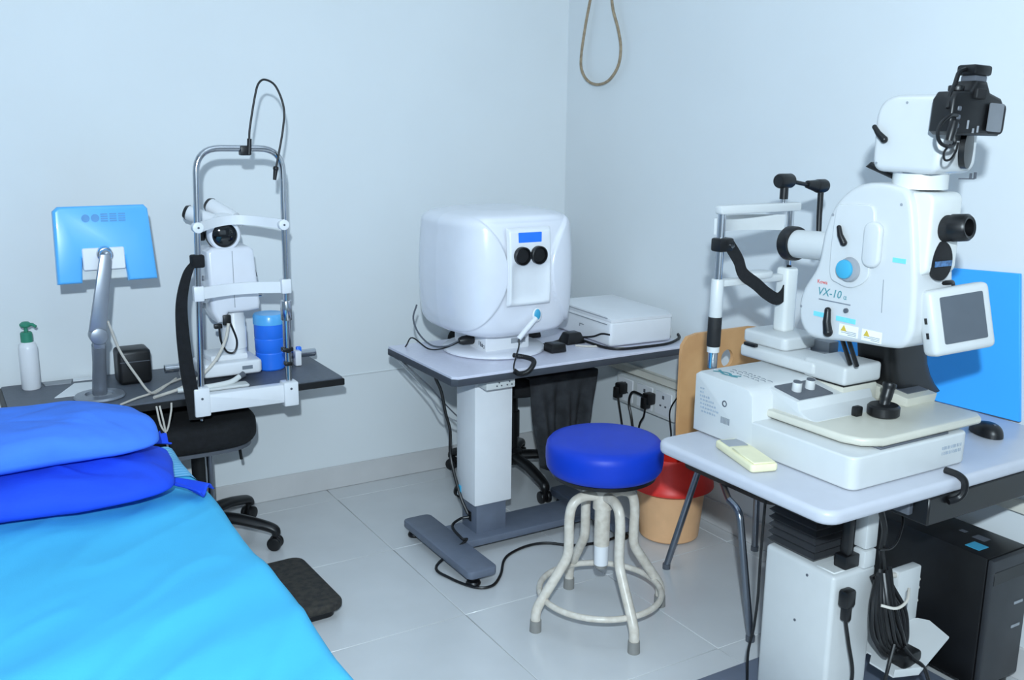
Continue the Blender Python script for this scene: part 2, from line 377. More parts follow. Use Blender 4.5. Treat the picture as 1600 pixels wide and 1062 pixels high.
def pillow(name, c, a, b, h, m, label, yaw, seed, sag=0, ears=None):
    def fn(u, v):
        t = 2*PI*u; ph = (v-.5)*PI
        ct, st = math.cos(t), math.sin(t)
        sx = math.copysign(abs(ct)**.45, ct); sy = math.copysign(abs(st)**.5, st)
        cr = max(1e-4, math.cos(ph))**.52
        x, y = a*sx*cr, b*sy*cr; z = h*math.copysign(abs(math.sin(ph))**.85, math.sin(ph))
        corner = abs(sx*sy)**2
        z *= 1-.5*corner*cr
        p = V((x*5+seed, y*7, z*4)); nn = noise.noise(p)
        z += (.016*nn+.009*noise.noise(p*2.3)+.010*(.25-min(.25, abs(noise.noise(V((x*6+y*9+seed, y*5-x*3, 1))))))*2)*(1 if z > 0 else .4)
        x += .012*noise.noise(p+V((3, 1, 2))); y += .012*noise.noise(p*1.4+V((9, 4, 2)))
        if z < 0: z *= .55
        z -= sag*(x/a)**2
        return (x, y, z)
    bb = B().grid(fn, 96, 40, cu=True, cap=True)
    bb.xf(M.Translation(V(c)) @ M.Rotation(yaw, 4, 'Z'))
    root = thing(name, label, 'pillow', (c[0], c[1], c[2]-h*.5))
    bb.build('pillow_case', m, root, ang=180)
    for e in (ears or []):
        B().grid(e, 16, 14, thick=.004).build('case_flap', m, root, ang=180)
    return root
def flap(o, d1, d2, amp, ph):
    o, d1, d2 = V(o), V(d1), V(d2)
    def fn(u, v):
        nrm = d1.cross(d2).normalized()
        w_ = .45+.55*u
        return tuple(o+d1*u+d2*((v-.5)*w_)+nrm*(amp*math.sin(v*9+ph+u*2)*(.3+u)))
    return fn
pillow('pillow', (-2.59, -1.045, .615), .440, .235, .072, m_pil2, 'royal blue pillow lying on the bed under the lighter one', -.13, 2.1,
       ears=[flap((-2.175, -1.16, .592), (.075, -.105, -.008), (.06, .07, .0), .010, 0)])
pillow('pillow', (-2.61, -.985, .728), .425, .222, .076, m_pil1, 'cornflower blue pillow on top of the royal blue pillow', .03, 7.7, sag=.015,
       ears=None)
B().grid(flap((-2.20, -.83, .625), (.085, .03, -.005), (-.02, .07, .03), .008, 1), 16, 14, thick=.004).build('folded_cloth', m_pil2, None, 'royal blue cloth corner showing beside the pillows', 'cloth', org=(-2.19, -.83, .65))

# ============================================================ left desk and what stands on it
DZ = .655
dk = thing('desk', 'dark grey desk with black edge against the back wall', 'desk', (-1.95, -.24, 0))
B().prism(rrect(-2.545, -1.37, -.485, -.008, .012), 'z', DZ-.006, DZ, 0).build('desk_top', m_desk, dk)
pl = [(-2.548, -.488), (-1.367, -.488), (-1.367, -.006), (-2.548, -.006)]
B().prism([(-2.56, -.47), (-2.545, -.49), (-1.365, -.49), (-1.365, -.005), (-2.56, -.005)], 'z', DZ-.032, DZ-.0055, .002, 1).build('edge_band', m_black, dk)
B().box(-2.50, -2.36, -.32, -.16, .05, DZ-.032, .006).build('column', m_white, dk)
B().box(-2.54, -2.32, -.47, -.03, 0, .05, .01).build('foot', m_dkgrey, dk)

# swivel stool under the desk
def star_base(t, c, R, a0, zc, rleg=.024):
    x, y = c
    B().lathe([(0, .09), (.045, .09), (.05, .10), (.05, .15), (.035, .165), (0, .165)], (x, y, 0), 24).build('hub', m_black, t)
    for i in range(5):
        a = a0+2*PI*i/5; d = V((math.cos(a), math.sin(a), 0)); p = V((x, y, 0))
        pts = [p+d*.03+V((0, 0, .125)), p+d*(R*.5)+V((0, 0, .12)), p+d*(R*.86)+V((0, 0, .098)), p+d*R+V((0, 0, .082)), p+d*(R+.006)+V((0, 0, .062))]
        lg = B().tube(smooth_path(pts, 4), [(rleg*1.25-.0006*k, rleg*.95-.0004*k) for k in range(17)], 12).build('leg', m_black, t)
        s = V((-d.y, d.x, 0)); cc = p+d*R+V((0, 0, .028))
        for q in (-1, 1):
            B().cyl(cc+s*(q*.006), cc+s*(q*.026), .028, bev=.006, n=22).build('caster', m_black, lg)
        B().cyl(cc, cc+V((0, 0, .045)), .011, n=12).build('caster_stem', m_black, lg)
def squircle(x, y, a, b, n=40, e=.62):
    return [(x+a*math.copysign(abs(math.cos(2*PI*i/n))**e, math.cos(2*PI*i/n)), y+b*math.copysign(abs(math.sin(2*PI*i/n))**e, math.sin(2*PI*i/n))) for i in range(n)]
st = thing('swivel_stool', 'black padded swivel stool pushed under the dark grey desk', 'stool', (-1.945, -.27, 0))
B().prism(squircle(-1.93, -.30, .235, .225), 'z', .438, .545, .035, 4).build('seat', m_blackf, st)
B().prism(squircle(-1.93, -.30, .215, .205), 'z', .424, .438).build('seat_pan', m_dgp, st)
B().cyl((-1.90, -.27, .15), (-1.90, -.27, .425), .026).build('post', m_black, st)
B().cyl((-1.855, -.27, .16), (-1.855, -.27, .425), .012).build('gas_spring', m_steel, st)
B().cyl((-1.745, -.33, .33), (-1.755, -.33, .43), .006, n=10).build('lever', m_black, st)
star_base(st, (-1.92, -.33), .30, math.radians(36), .4)

# foot pedal beside the bed
pd = thing('foot_rest', 'dusty dark footrest pad on the floor beside the bed', 'footrest', (-1.74, -.93, 0))
xf = rotz_about((-1.74, -.93, 0), math.radians(2))
B().prism(rrect(-1.86, -1.645, -1.155, -.735, .045), 'z', .03, .062, .010, 3, xf=xf).build('pad', m_grn, pd)
B().prism(rrect(-1.835, -1.67, -1.13, -.76, .03), 'z', .0, .032, .004, 1, xf=xf).build('base', m_black, pd)

# monitor with blue film on an arm
mo = thing('monitor', 'small monitor seen from behind, covered in blue film, on a silver arm', 'monitor', (-2.24, -.33, DZ))
tl = rot_about((-2.19, -.385, 1.21), math.radians(-6), 'X')
poly = [(-2.352, 1.335), (-2.335, 1.350), (-2.055, 1.350), (-2.042, 1.335), (-2.028, 1.085), (-2.128, 1.085), (-2.134, 1.17), (-2.272, 1.17), (-2.278, 1.085), (-2.358, 1.085)]
B().prism([(-2.346, 1.093), (-2.040, 1.093), (-2.052, 1.340), (-2.346, 1.340)], 'y', -.372, -.335, .008, 3, xf=tl).build('housing', m_offw, mo)
B().box(-2.33, -2.055, -.336, -.332, 1.115, 1.325, xf=tl).build('screen', m_scr, mo)
fi = B().prism(poly, 'y', -.392, -.350, .010, 3, xf=tl).build('film_cover', m_film, mo)
m_vent = mat('vent_blue', (84, 150, 206), .5)
for g in range(2): B().cyl((-2.250+g*.031, -.3935, 1.3075), (-2.250+g*.031, -.3915, 1.3075), .0135, n=24).xf(tl).build('printed_glyph', m_vent, fi)
for g in range(3):
    for r in range(4): B().box(-2.201+g*.029, -2.178+g*.029, -.3935, -.3915, 1.2945+r*.0078, 1.2990+r*.0078, xf=tl).build('printed_stroke', m_vent, fi)
B().prism(rrect(-2.272, -2.134, 1.128, 1.205, .006), 'y', -.396, -.36, .003, 1, xf=tl).build('mount_plate', m_white, mo)
B().cyl((-2.200, -.39, 1.185), (-2.202, -.425, 1.183), .027, bev=.006).ball((-2.202, -.43, 1.183), .022).build('ball_joint', m_chrome, mo)
B().prism([(-2.222, 1.190), (-2.19, 1.190), (-2.186, 1.165), (-2.222, .915), (-2.258, .905), (-2.278, .925)], 'y', -.455, -.43, .006, 2).build('upper_arm', m_alu, mo)
B().cyl((-2.248, -.462, .905), (-2.248, -.405, .905), .030, bev=.005).box(-2.268, -2.228, -.45, -.415, .855, .905, .008).build('elbow', m_alu, mo)
B().tube([(-2.248, -.43, .87), (-2.247, -.40, .80), (-2.246, -.34, .675)], [.024, .023, .026], 18).build('lower_arm', m_alu, mo)
B().lathe([(.045, .004), (.05, 0), (.083, 0), (.088, .006), (.083, .013), (.05, .016), (.045, .004)], (-2.246, -.335, DZ), 40).build('base_ring', m_alu, mo)
B().lathe([(0, 0), (.046, 0), (.046, .006), (.03, .012), (0, .014)], (-2.246, -.335, DZ), 32).build('base_plate', m_grey, mo)
cord('pale_cable', [(-2.215, -.45, .955), (-2.18, -.42, .842), (-2.129, -.41, .741), (-2.078, -.40, .664), (-2.0, -.29, .659), (-1.95, -.21, .659)], .0045, m_cord, 'pale cord stretched from the monitor arm down to the desk')
cord('pale_cable', [(-2.20, -.485, .660), (-2.135, -.43, .661), (-2.074, -.386, .661), (-1.996, -.285, .661), (-1.925, -.22, .661)], .004, m_cord, 'pale cord lying on the desk in front of the black box')
cord('pale_cable', [(-2.083, -.497, .64), (-2.074, -.505, .57), (-2.055, -.505, .545), (-2.035, -.50, .61), (-2.03, -.495, .645)], .0035, m_cord, 'pale cord hanging in a V below the desk edge')
cord('pale_cable', [(-2.072, -.497, .64), (-2.063, -.51, .57), (-2.058, -.515, .49), (-2.055, -.515, .42)], .0035, m_cord, 'pale cord hanging straight down below the desk edge')

# hand sanitiser bottle
bt = thing('pump_bottle', 'white pump bottle with a green pump on the desk', 'bottle', (-2.447, -.085, DZ))
B().lathe([(0, 0), (.030, 0), (.033, .004), (.033, .155), (.030, .17), (.018, .182), (0, .182)], (-2.447, -.085, DZ), 32).build('bottle_body', m_white, bt)
B().lathe([(0, .178), (.021, .178), (.021, .212), (.017, .217), (0, .217)], (-2.447, -.085, DZ), 24).build('cap', m_green, bt)
B().cyl((-2.447, -.085, DZ+.215), (-2.447, -.085, DZ+.238), .007, n=14).lathe([(0, .235), (.016, .235), (.020, .240), (.020, .247), (.012, .254), (0, .256)], (-2.447, -.085, DZ), 20).tube([(-2.447, -.085, DZ+.246), (-2.425, -.105, DZ+.246), (-2.415, -.114, DZ+.238)], .006, 10).build('pump_head', m_green, bt)
# black box, papers
bb = thing('box', 'black cube shaped box with rounded edges on the dark desk', 'box', (-2.095, -.16, DZ))
B().box(-2.158, -2.036, -.215, -.105, DZ, DZ+.135, .016, 3).build('box_body', m_black, bb)
B().box(-2.150, -2.044, -.2165, -.2145, DZ+.088, DZ+.091).build('lid_seam', m_dgp, bb)
B().prism([(-2.39, -.27), (-2.27, -.275), (-2.22, -.10), (-2.30, -.09)], 'z', DZ+.0002, DZ+.0022).build('paper_sheet', m_paper, None, 'white paper sheet lying on the desk behind the monitor base', 'paper', org=(-2.3, -.18, DZ))
B().prism([(-2.40, -.075), (-2.31, -.082), (-2.30, -.03), (-2.405, -.03)], 'z', DZ+.0002, DZ+.004).build('document_pouch', m_grey, None, 'grey document pouch lying beside the pump bottle', 'paper', org=(-2.35, -.05, DZ))
B().prism([(-2.30, -.055), (-2.20, -.06), (-2.20, -.015), (-2.295, -.015)], 'z', DZ+.0002, DZ+.003).build('paper_sheet', m_paper, None, 'small white paper against the wall behind the monitor arm', 'paper', org=(-2.25, -.03, DZ))

# blue jar
jr = thing('jar', 'tall bright blue plastic jar with lid standing behind the slit lamp base', 'jar', (-1.575, -.215, DZ))
B().lathe([(0, 0), (.050, 0), (.056, .006), (.058, .07), (.0565, .072), (.0565, .075), (.058, .077), (.060, .128), (.0585, .130), (.0585, .133), (.060, .135), (.060, .190)], (-1.575, -.215, DZ), 40).build('jar_body', m_jar, jr)
B().lathe([(.060, .188), (.063, .189), (.063, .222), (.058, .230), (0, .232)], (-1.575, -.215, DZ), 40).build('lid', m_film, jr)

# slit lamp
sl = thing('slit_lamp', 'white slit lamp instrument on the dark grey desk', 'slit lamp', (-1.77, -.27, DZ))
B().prism(rrect(-1.885, -1.655, -.375, -.20, .02), 'z', DZ+.03, DZ+.082, .010, 3).prism([(-1.86, -.20), (-1.665, -.20), (-1.70, -.33), (-1.84, -.33)], 'z', DZ+.08, DZ+.105, .008, 2).build('base', m_white, sl)
B().box(-1.735, -1.695, -.3765, -.374, DZ+.050, DZ+.064).build('badge', m_text, sl)
B().cyl((-1.985, -.185, DZ+.040), (-1.375, -.185, DZ+.040), .0165).build('axle', m_chrome, sl)
for x in (-1.93, -1.535):
    B().cyl((x, -.185, DZ+.032), (x+.045, -.185, DZ+.032), .032, bev=.004).build('wheel', m_black if x > -1.7 else m_white, sl)
B().box(-1.478, -1.452, -.24, -.20, DZ+.002, DZ+.064, .004).build('stop_tag', m_white, sl)
B().box(-1.50, -1.46, -.205, -.195, DZ+.055, DZ+.062).box(-1.462, -1.440, -.21, -.19, DZ+.052, DZ+.075, .005).build('blue_clip', m_jar, sl)
B().tube(smooth_path([(-1.99, -.42, DZ+.012), (-1.90, -.43, DZ+.014), (-1.80, -.42, DZ+.018), (-1.755, -.40, DZ+.03)], 5), .010, 12).build('cable_boot', m_offw, sl)
B().cyl((-1.755, -.40, DZ+.03), (-1.735, -.39, DZ+.036), .010, .012, n=14).build('boot_tip', m_dgp, sl)
B().prism(rrect(-1.96, -1.73, -.455, -.395, .01), 'z', DZ+.001, DZ+.011, .003, 1).build('rail_cover', m_offw, sl)
B().lathe([(0, .085), (.042, .085), (.042, .118), (.046, .122), (.046, .20), (.043, .205), (.043, .24), (.040, .245), (.040, .29), (0, .29)], (-1.735, -.285, DZ), 32).build('column', m_white, sl)
B().prism([(-1.845, 1.165), (-1.825, 1.178), (-1.685, 1.178), (-1.668, 1.165), (-1.652, .96), (-1.656, .935), (-1.70, .930), (-1.775, .930), (-1.795, .895), (-1.815, .893), (-1.838, .94)], 'y', -.375, -.225, .014, 3).build('body', m_gloss, sl)
B().box(-1.752, -1.750, -.3765, -.374, .95, 1.165).build('seam', m_grey, sl)
B().tube(smooth_path([(-1.664, -.30, 1.15), (-1.652, -.30, 1.10), (-1.640, -.30, 1.05)], 4), .003, 6).build('cable_edge', m_dgp, sl)
B().box(-1.80, -1.77, -.385, -.37, .885, .925, .004).box(-1.83, -1.80, -.37, -.35, .872, .89, .004).build('connector', m_black, sl)
for z in (1.06, .985, .955):
    B().cyl((-1.845, -.31, z), (-1.872, -.31, z), .010, n=14).build('knob', m_grey, sl)
B().cyl((-1.655, -.31, .985), (-1.630, -.31, .985), .012, n=14).build('knob', m_chrome, sl)
lh = B().lathe([(0, -.02), (.060, -.02), (.060, .05), (.055, .058), (.046, .058), (.046, .035), (0, .035)], (-1.768, -.31, 1.225), 40, axis=(-.08, -1, -.02)).build('lamp_house', m_gloss, sl)
B().lathe([(0, .036), (.046, .036), (.045, .045), (.03, .052), (0, .055)], (-1.768, -.31, 1.225), 40, axis=(-.08, -1, -.02)).build('front_lens', m_lens, lh)
B().lathe([(.060, -.01), (.0635, -.01), (.0635, .014), (.060, .014)], (-1.768, -.31, 1.225), 40, axis=(-.08, -1, -.02)).build('focus_ring', m_black, lh)
B().box(-1.795, -1.745, -.345, -.31, 1.165, 1.185, .004).cyl((-1.77, -.33, 1.17), (-1.77, -.34, 1.20), .012, n=12).build('pivot', m_black, sl)
B().box(-1.862, -1.83, -.31, -.27, 1.20, 1.235, .006).build('prism_knob', m_black, sl)
for i, (a, b) in enumerate((((-1.76, -.24, 1.255), (-1.868, -.17, 1.300)), ((-1.70, -.24, 1.268), (-1.775, -.15, 1.325)))):
    a, b = V(a), V(b); d = (b-a).normalized()
    tb = B().cyl(a, b-d*.012, .030, .028, n=24).build('eyepiece', m_white, sl)
    B().cyl(b-d*.013, b, .030, .024, n=24).build('eyecup', m_black, tb)
B().ball((-1.735, -.235, 1.258), .05, sc=(1.4, 1, .75)).build('microscope_head', m_white, sl)
cord('device_cable', [(-1.783, -.392, .895), (-1.801, -.40, .833), (-1.84, -.40, .762), (-1.903, -.41, .708), (-1.976, -.41, .672), (-2.035, -.42, .660), (-2.08, -.45, .660)], .006, m_cord, 'thick pale cable running from the slit lamp down to the desk')
cord('lamp_cable', [(-1.816, -.38, .885), (-1.812, -.38, .83), (-1.793, -.38, .785), (-1.764, -.38, .779), (-1.752, -.38, .823), (-1.775, -.382, .898)], .004, m_black, 'black cable hanging in a loop under the slit lamp body')

# chin rest frame
FY = -.53
cr = thing('chin_rest_frame', 'chrome chin rest frame with white bands clamped to the desk edge', 'chin rest', (-1.765, FY, .59))
path = fillet([(-1.934, FY, .60), (-1.900, FY, 1.548), (-1.594, FY, 1.545), (-1.604, FY, .60)], .085, 8)
B().tube(path, .0115, 16).build('frame_tube', m_chrome, cr)
B().cyl((-1.603, FY, .99), (-1.603, FY, .915), .021, bev=.003).cyl((-1.603, FY, .915), (-1.604, FY, .80), .0155).build('height_sleeve', m_chrome, cr)
B().cyl((-1.604, FY-.012, .805), (-1.604, FY+.012, .805), .014).box(-1.626, -1.585, FY-.016, FY+.016, .795, .812, .004).box(-1.618, -1.59, FY-.014, FY+.014, .74, .757, .004).build('adjuster', m_black, cr)
B().prism(rrect(-1.93, -1.605, .603, .672, .004), 'y', FY-.022, FY+.022, .004, 2, xf=None).build('bottom_bar', m_white, cr)
for x, z0, z1 in ((-1.935, .594, .70), (-1.605, .588, .68)):
    k = B().box(x-.027, x+.029, FY-.030, FY+.028, z0, z1, .005).build('end_block', m_white, cr)
    B().cyl((x, FY-.032, z0+.068), (x, FY-.029, z0+.068), .0045, n=12).build('screw', m_dgp, k)
B().cyl((-1.935, FY, .572), (-1.935, FY, .596), .006, n=10).build('lower_stud', m_chrome, cr)
def band(zc, h, bow, xl, xr, sag=0):
    def fn(u, v):
        x = xl+(xr-xl)*u; y = FY+bow*math.sin(PI*u); z = zc+(v-.5)*h+sag*math.sin(PI*u)
        return (x, y, z)
    return B().grid(fn, 33, 2, thick=.010)
hb_ = band(1.275, .034, .10, -1.908, -1.603, .012).build('forehead_band', m_white, cr, ang=60)
for x, z in ((-1.910, 1.275), (-1.603, 1.272)):
    k = B().cyl((x, FY-.020, z), (x, FY+.016, z), .0195, bev=.003).build('band_clamp', m_white, cr)
    B().cyl((x, FY-.0215, z), (x, FY-.0195, z), .004, n=10).build('screw', m_dgp, k)
band(1.040, .042, .05, -1.925, -1.592, .0).build('chin_bar', m_white, cr, ang=60)
for x, z in ((-1.920, 1.042), (-1.602, 1.045)):
    B().box(x-.018, x+.018, FY-.016, FY+.014, z-.028, z+.026, .004).build('bar_clamp', m_white, cr)
cl = B().box(-1.748, -1.712, FY-.018, FY+.016, 1.522, 1.556, .004).cyl((-1.718, FY-.012, 1.525), (-1.714, FY-.012, 1.580), .008, n=14).build('lamp_clamp', m_black, cr)
gp = [(-1.715, FY-.012, 1.575), (-1.710, FY-.012, 1.62), (-1.687, FY-.012, 1.727), (-1.672, FY-.012, 1.770), (-1.648, FY-.012, 1.783), (-1.612, FY-.014, 1.761), (-1.588, FY-.02, 1.69), (-1.594, FY-.022, 1.617), (-1.613, FY-.022, 1.53), (-1.626, FY-.022, 1.477)]
B().tube(smooth_path(gp, 8), .0038, 10).build('gooseneck', m_black, cr)
B().cyl((-1.626, FY-.022, 1.482), (-1.633, FY-.022, 1.435), .009, .006, n=14).ball((-1.627, FY-.022, 1.475), .010).build('fixation_lamp', m_black, cr)
sp = [(-1.918, FY-.01, 1.170), (-1.955, FY-.02, 1.125), (-1.983, FY-.025, 1.03), (-1.988, FY-.025, .92), (-1.981, FY-.025, .78), (-1.968, FY-.022, .67), (-1.958, FY-.02, .585)]
sw = smooth_path(sp, 6)
sr = [(.003, .010+.011*min(1, i/22)) for i in range(len(sw))]
def strap(u, v):
    i = min(len(sw)-1, int(round(u*(len(sw)-1)))); wv = .030+.018*min(1, i/26)
    return (sw[i].x+(v-.5)*wv, sw[i].y-.012*(v-.5), sw[i].z+(v-.5)*.012*(1-u))
B().grid(strap, len(sw), 4, thick=.004).box(-1.94, -1.895, FY-.024, FY+.018, 1.135, 1.180, .006).build('strap', m_blackf, cr, ang=60)

# ============================================================ visual field analyser table
TZ = .755
vt = thing('instrument_table', 'grey topped instrument table with white column on a grey T-shaped foot', 'table', (-.62, -.80, 0))
def chamf(x0, x1, y0, y1, c): return [(x0+c, y0), (x1, y0), (x1, y1), (x0+c*.3, y1), (x0, y1-c*.3), (x0, y0+c)]
B().prism(chamf(-1.168, -.055, -1.045, -.47, .018), 'z', TZ-.010, TZ, .001, 1).build('table_top', m_lam, vt)
B().prism(chamf(-1.170, -.053, -1.047, -.468, .018), 'z', TZ-.036, TZ-.0095, .003, 2).build('edge_band', m_edge, vt)
B().box(-1.08, -.15, -.93, -.58, TZ-.06, TZ-.036, .004).build('under_frame', m_dkgrey, vt)
B().box(-1.008, -.842, -.912, -.762, .185, TZ-.058, .004).build('upper_column', m_white, vt)
B().box(-.992, -.858, -.897, -.777, .05, .20, .003).build('lower_column', m_dkgrey, vt)
B().prism(rrect(-1.185, -1.062, -1.19, -.62, .025), 'z', .035, .066, .006).build('foot', m_dkgrey, vt)
B().prism(rrect(-.475, -.375, -1.13, -.62, .025), 'z', .035, .066, .006).build('foot', m_dkgrey, vt)
B().box(-1.10, -.42, -.945, -.765, .035, .064, .004).build('foot_beam', m_dkgrey, vt)
for x in (-1.148, -.425):
    for y in (-1.155 if x < -1 else -1.095, -.66):
        B().lathe([(0, 0), (.026, 0), (.028, .008), (.024, .016), (.012, .02), (.012, .036), (0, .036)], (x, y, 0), 20).build('levelling_foot', m_black, vt)
so = B().box(-1.0, -.875, -.985, -.925, TZ-.085, TZ-.046, .003).build('socket_strip', m_offw, vt)
for i in range(2):
    for dx, dz in ((0, .022), (-.010, .010), (.010, .010)):
        B().cyl((-.945+i*.045+dx, -.987, TZ-.083+dz), (-.945+i*.045+dx, -.984, TZ-.083+dz), .003, n=8).build('socket_hole', m_dgp, so)
B().box(-1.012, -1.006, -.80, -.775, .20, .235, .002).build('blue_tag', m_teal, vt)
B().box(-.995, -.990, -.855, -.825, .10, .14, .002).build('power_inlet', m_black, vt)
cord('power_cable', [(-.995, -.84, .115), (-1.03, -.83, .11), (-1.08, -.86, .10), (-1.085, -.95, .085), (-1.07, -.95, .072), (-1.215, -.99, .02), (-1.205, -1.08, .007), (-1.16, -1.19, .007), (-1.10, -1.21, .007), (-1.03, -1.15, .007), (-.96, -1.055, .007), (-.90, -1.01, .007), (-.81, -.985, .007), (-.73, -1.0, .007), (-.64, -1.075, .007), (-.50, -1.10, .007), (-.35, -1.06, .007)], .0055, m_black, 'dark power cable curving over the grey table foot and across the floor')
cord('table_cable', [(-1.10, -.72, .722), (-1.075, -.72, .66), (-1.053, -.72, .608), (-1.035, -.72, .519), (-1.015, -.72, .44), (-1.013, -.72, .33), (-1.014, -.80, .20), (-1.00, -.84, .13)], .0065, m_black, 'thick black cable hanging below the left side of the instrument table')
cord('thin_cable', [(-1.165, -.55, .73), (-1.10, -.62, .650), (-1.05, -.62, .60), (-1.002, -.62, .542), (-.93, -.62, .463), (-.90, -.70, .43)], .003, m_dgp, 'thin grey cable sagging under the instrument table')
cord('thin_cable', [(-1.165, -.53, .72), (-1.10, -.60, .63), (-1.04, -.60, .55), (-1.0, -.61, .48), (-.93, -.62, .44), (-.90, -.70, .42)], .003, m_grey, 'second thin grey cable sagging lower under the instrument table')

# visual field analyser
vx, vy = -.805, -.715
va = thing('visual_field_analyser', 'bulky white visual field analyser with two dark eyepieces', 'perimeter', (vx, vy, TZ))
B().lathe([(0, 0), (.195, 0), (.205, .006), (.205, .014), (.195, .022), (0, .026)], (vx-.01, vy, TZ), 56).build('turntable', m_gloss, va)
nk = B().box(vx-.115, vx+.085, vy-.12, vy+.14, TZ+.02, TZ+.12, .008).build('neck', m_white, va)
B().box(vx+.0, vx+.065, vy-.1215, vy-.119, TZ+.045, TZ+.065).build('rating_label', m_grey, nk)
for i, (w_, h_) in enumerate(((.004, .016), (.004, .018), (.008, .012))): B().box(vx-.1162, vx-.1148, vy-.068-i*.011-w_, vy-.068-i*.011, TZ+.050-h_/2-i*.003, TZ+.050+h_/2-i*.003).build('print_mark', m_dgp, nk)
B().text('O', .020, faceX(vx-.1157, vy-.108, TZ+.040)).build('lettering', m_dgp, nk)
SEC = [(.835, .10, .12, 0), (.842, .17, .18, 0), (.858, .225, .230, 0), (.89, .252, .250, 0), (.95, .262, .258, 0), (1.05, .266, .262, 0), (1.16, .264, .260, 0), (1.24, .259, .254, 0), (1.278, .256, .247, 0), (1.300, .238, .232, 0), (1.312, .205, .205, 0), (1.322, .14, .15, 0), (1.325, .06, .07, 0)]
def sec(z):
    for a, b in zip(SEC, SEC[1:]):
        if a[0] <= z <= b[0]:
            t = (z-a[0])/(b[0]-a[0]); return a[1]+(b[1]-a[1])*t, a[2]+(b[2]-a[2])*t
    return SEC[-1][1:3]
EXP = 4.2
def HW(z): return .098+.10*((z-1.10)/.20)**2
def bodyfn(u, v):
    zs = v*(len(SEC)-1)*1.0; i = min(len(SEC)-2, int(zs)); t = zs-i
    # smooth interpolation along the sections
    def g(k, q): return SEC[max(0, min(len(SEC)-1, k))][q]
    def cat(q): p0, p1, p2, p3 = g(i-1, q), g(i, q), g(i+1, q), g(i+2, q); return .5*(2*p1+(p2-p0)*t+(2*p0-5*p1+4*p2-p3)*t*t+(3*p1-p0-3*p2+p3)*t**3)
    z, a, b = cat(0), cat(1), cat(2); th = 2*PI*u; c_, s_ = math.cos(th), math.sin(th)
    rr = (abs(c_)**EXP+abs(s_)**EXP)**(-1/EXP)
    # the bowl narrows a little towards the patient side
    yy = b*s_*rr; tap = 1-.10*max(0, -yy/b); xx = a*c_*rr*tap
    if yy < -.02:   # the patient side is set back between the two bulging side shells
        k = max(0, min(1, (HW(z)-abs(xx))/.010)); k = k*k*(3-2*k)
        yy += .016*k*max(0, min(1, (1.312-z)/.03))
    return (vx+xx, vy+yy, z)
B().grid(bodyfn, 300, 130, cu=True, cap=True).build('shell', m_gloss, va, ang=180)
def surf_y(x, z):
    a, b = sec(z); q = abs((x-vx)/(a*.9)); return vy-b*max(.02, 1-min(.999, q)**EXP)**(1/EXP)
def panel(u, v):
    x = vx-.100+.190*u; z = .975+.292*v
    e = min(u, 1-u, v, 1-v); lift = -.006+.014*min(1, e/.05)**.5
    # face recess in the lower part
    q = max(0, 1-abs((u-.5)/.44)**4)*max(0, 1-abs((v-.30)/.27)**5)
    return (x, surf_y(x, z)-lift+.017*q, z)
B().grid(panel, 44, 60).build('face_panel', m_white, va, ang=180)
pb = surf_y(vx, 1.22)
B().prism(rrect(vx-.058, vx+.042, 1.213, 1.250, .003), 'y', surf_y(vx, 1.235)-.010, surf_y(vx, 1.235)+.004).build('blue_sticker', m_jar, va)
for dx in (-.046, .026):
    yy = surf_y(vx+dx, 1.165)-.004
    ey = B().lathe([(.026, -.012), (.034, -.012), (.034, .012), (.030, .014), (.026, .006), (.026, -.012)], (vx+dx, yy-.005, 1.165), 32, axis=(0, -1, 0)).build('eyepiece', m_black, va)
    B().lathe([(0, .004), (.027, .004), (.027, 0), (0, 0)], (vx+dx, yy-.005, 1.165), 32, axis=(0, -1, 0)).build('eyepiece_lens', m_blackf, ey)
yy = surf_y(vx+.03, .93)
hk = B().ball((vx+.03, yy-.004, .935), .022, sc=(1, .35, 1.25)).build('button_holder', m_white, va)
B().ball((vx+.028, yy-.010, .938), .014, sc=(1, .4, 1.5)).build('blue_badge', m_teal, hk)
B().tube([(vx+.02, yy-.012, .925), (vx-.03, yy-.02, .885), (vx-.06, yy-.02, .855)], .010, 12).build('response_button', m_white, va)
B().lathe([(0, 0), (.018, 0), (.020, .006), (.018, .045), (.012, .06), (0, .06)], (vx-.115, vy-.02, TZ+.055), 18, axis=(-1, .1, -.05)).build('power_plug', m_black, va)
cp = [(-.875, -.995, .845), (-.900, -1.02, .82), (-.925, -1.035, .79), (-.93, -1.04, .772)]
B().tube(smooth_path([(vx-.06, yy-.022, .855), (-.870, -1.0, .83), (-.90, -1.03, .80), (-.925, -1.055, .765), (-.915, -1.062, .742)], 5), .003, 8).build('button_cord', m_black, va)
coil = smooth_path([(-.845, -.92, .775), (-.82, -.965, .774), (-.815, -1.01, .773), (-.835, -1.05, .768), (-.87, -1.068, .748), (-.905, -1.066, .742), (-.925, -1.057, .755)], 14)
hel = []
for i, p in enumerate(coil):
    pass
B().tube(coil, [.0085+.0014*(i % 2) for i in range(len(coil))], 10).build('coiled_cord', m_black, va)
cord('device_lead', [(-.98, -.73, .808), (-1.02, -.70, .785), (-1.045, -.62, .775), (-1.085, -.59, .82), (-1.10, -.57, .88), (-1.075, -.55, .93)], .0035, m_dgp, 'grey lead curling out from behind the visual field analyser')
cord('device_lead', [(-.98, -.735, .805), (-1.03, -.69, .775), (-1.06, -.62, .763), (-1.10, -.56, .80), (-1.11, -.52, .76), (-1.12, -.46, .70)], .003, m_black, 'black lead from the analyser plug dropping behind the table')

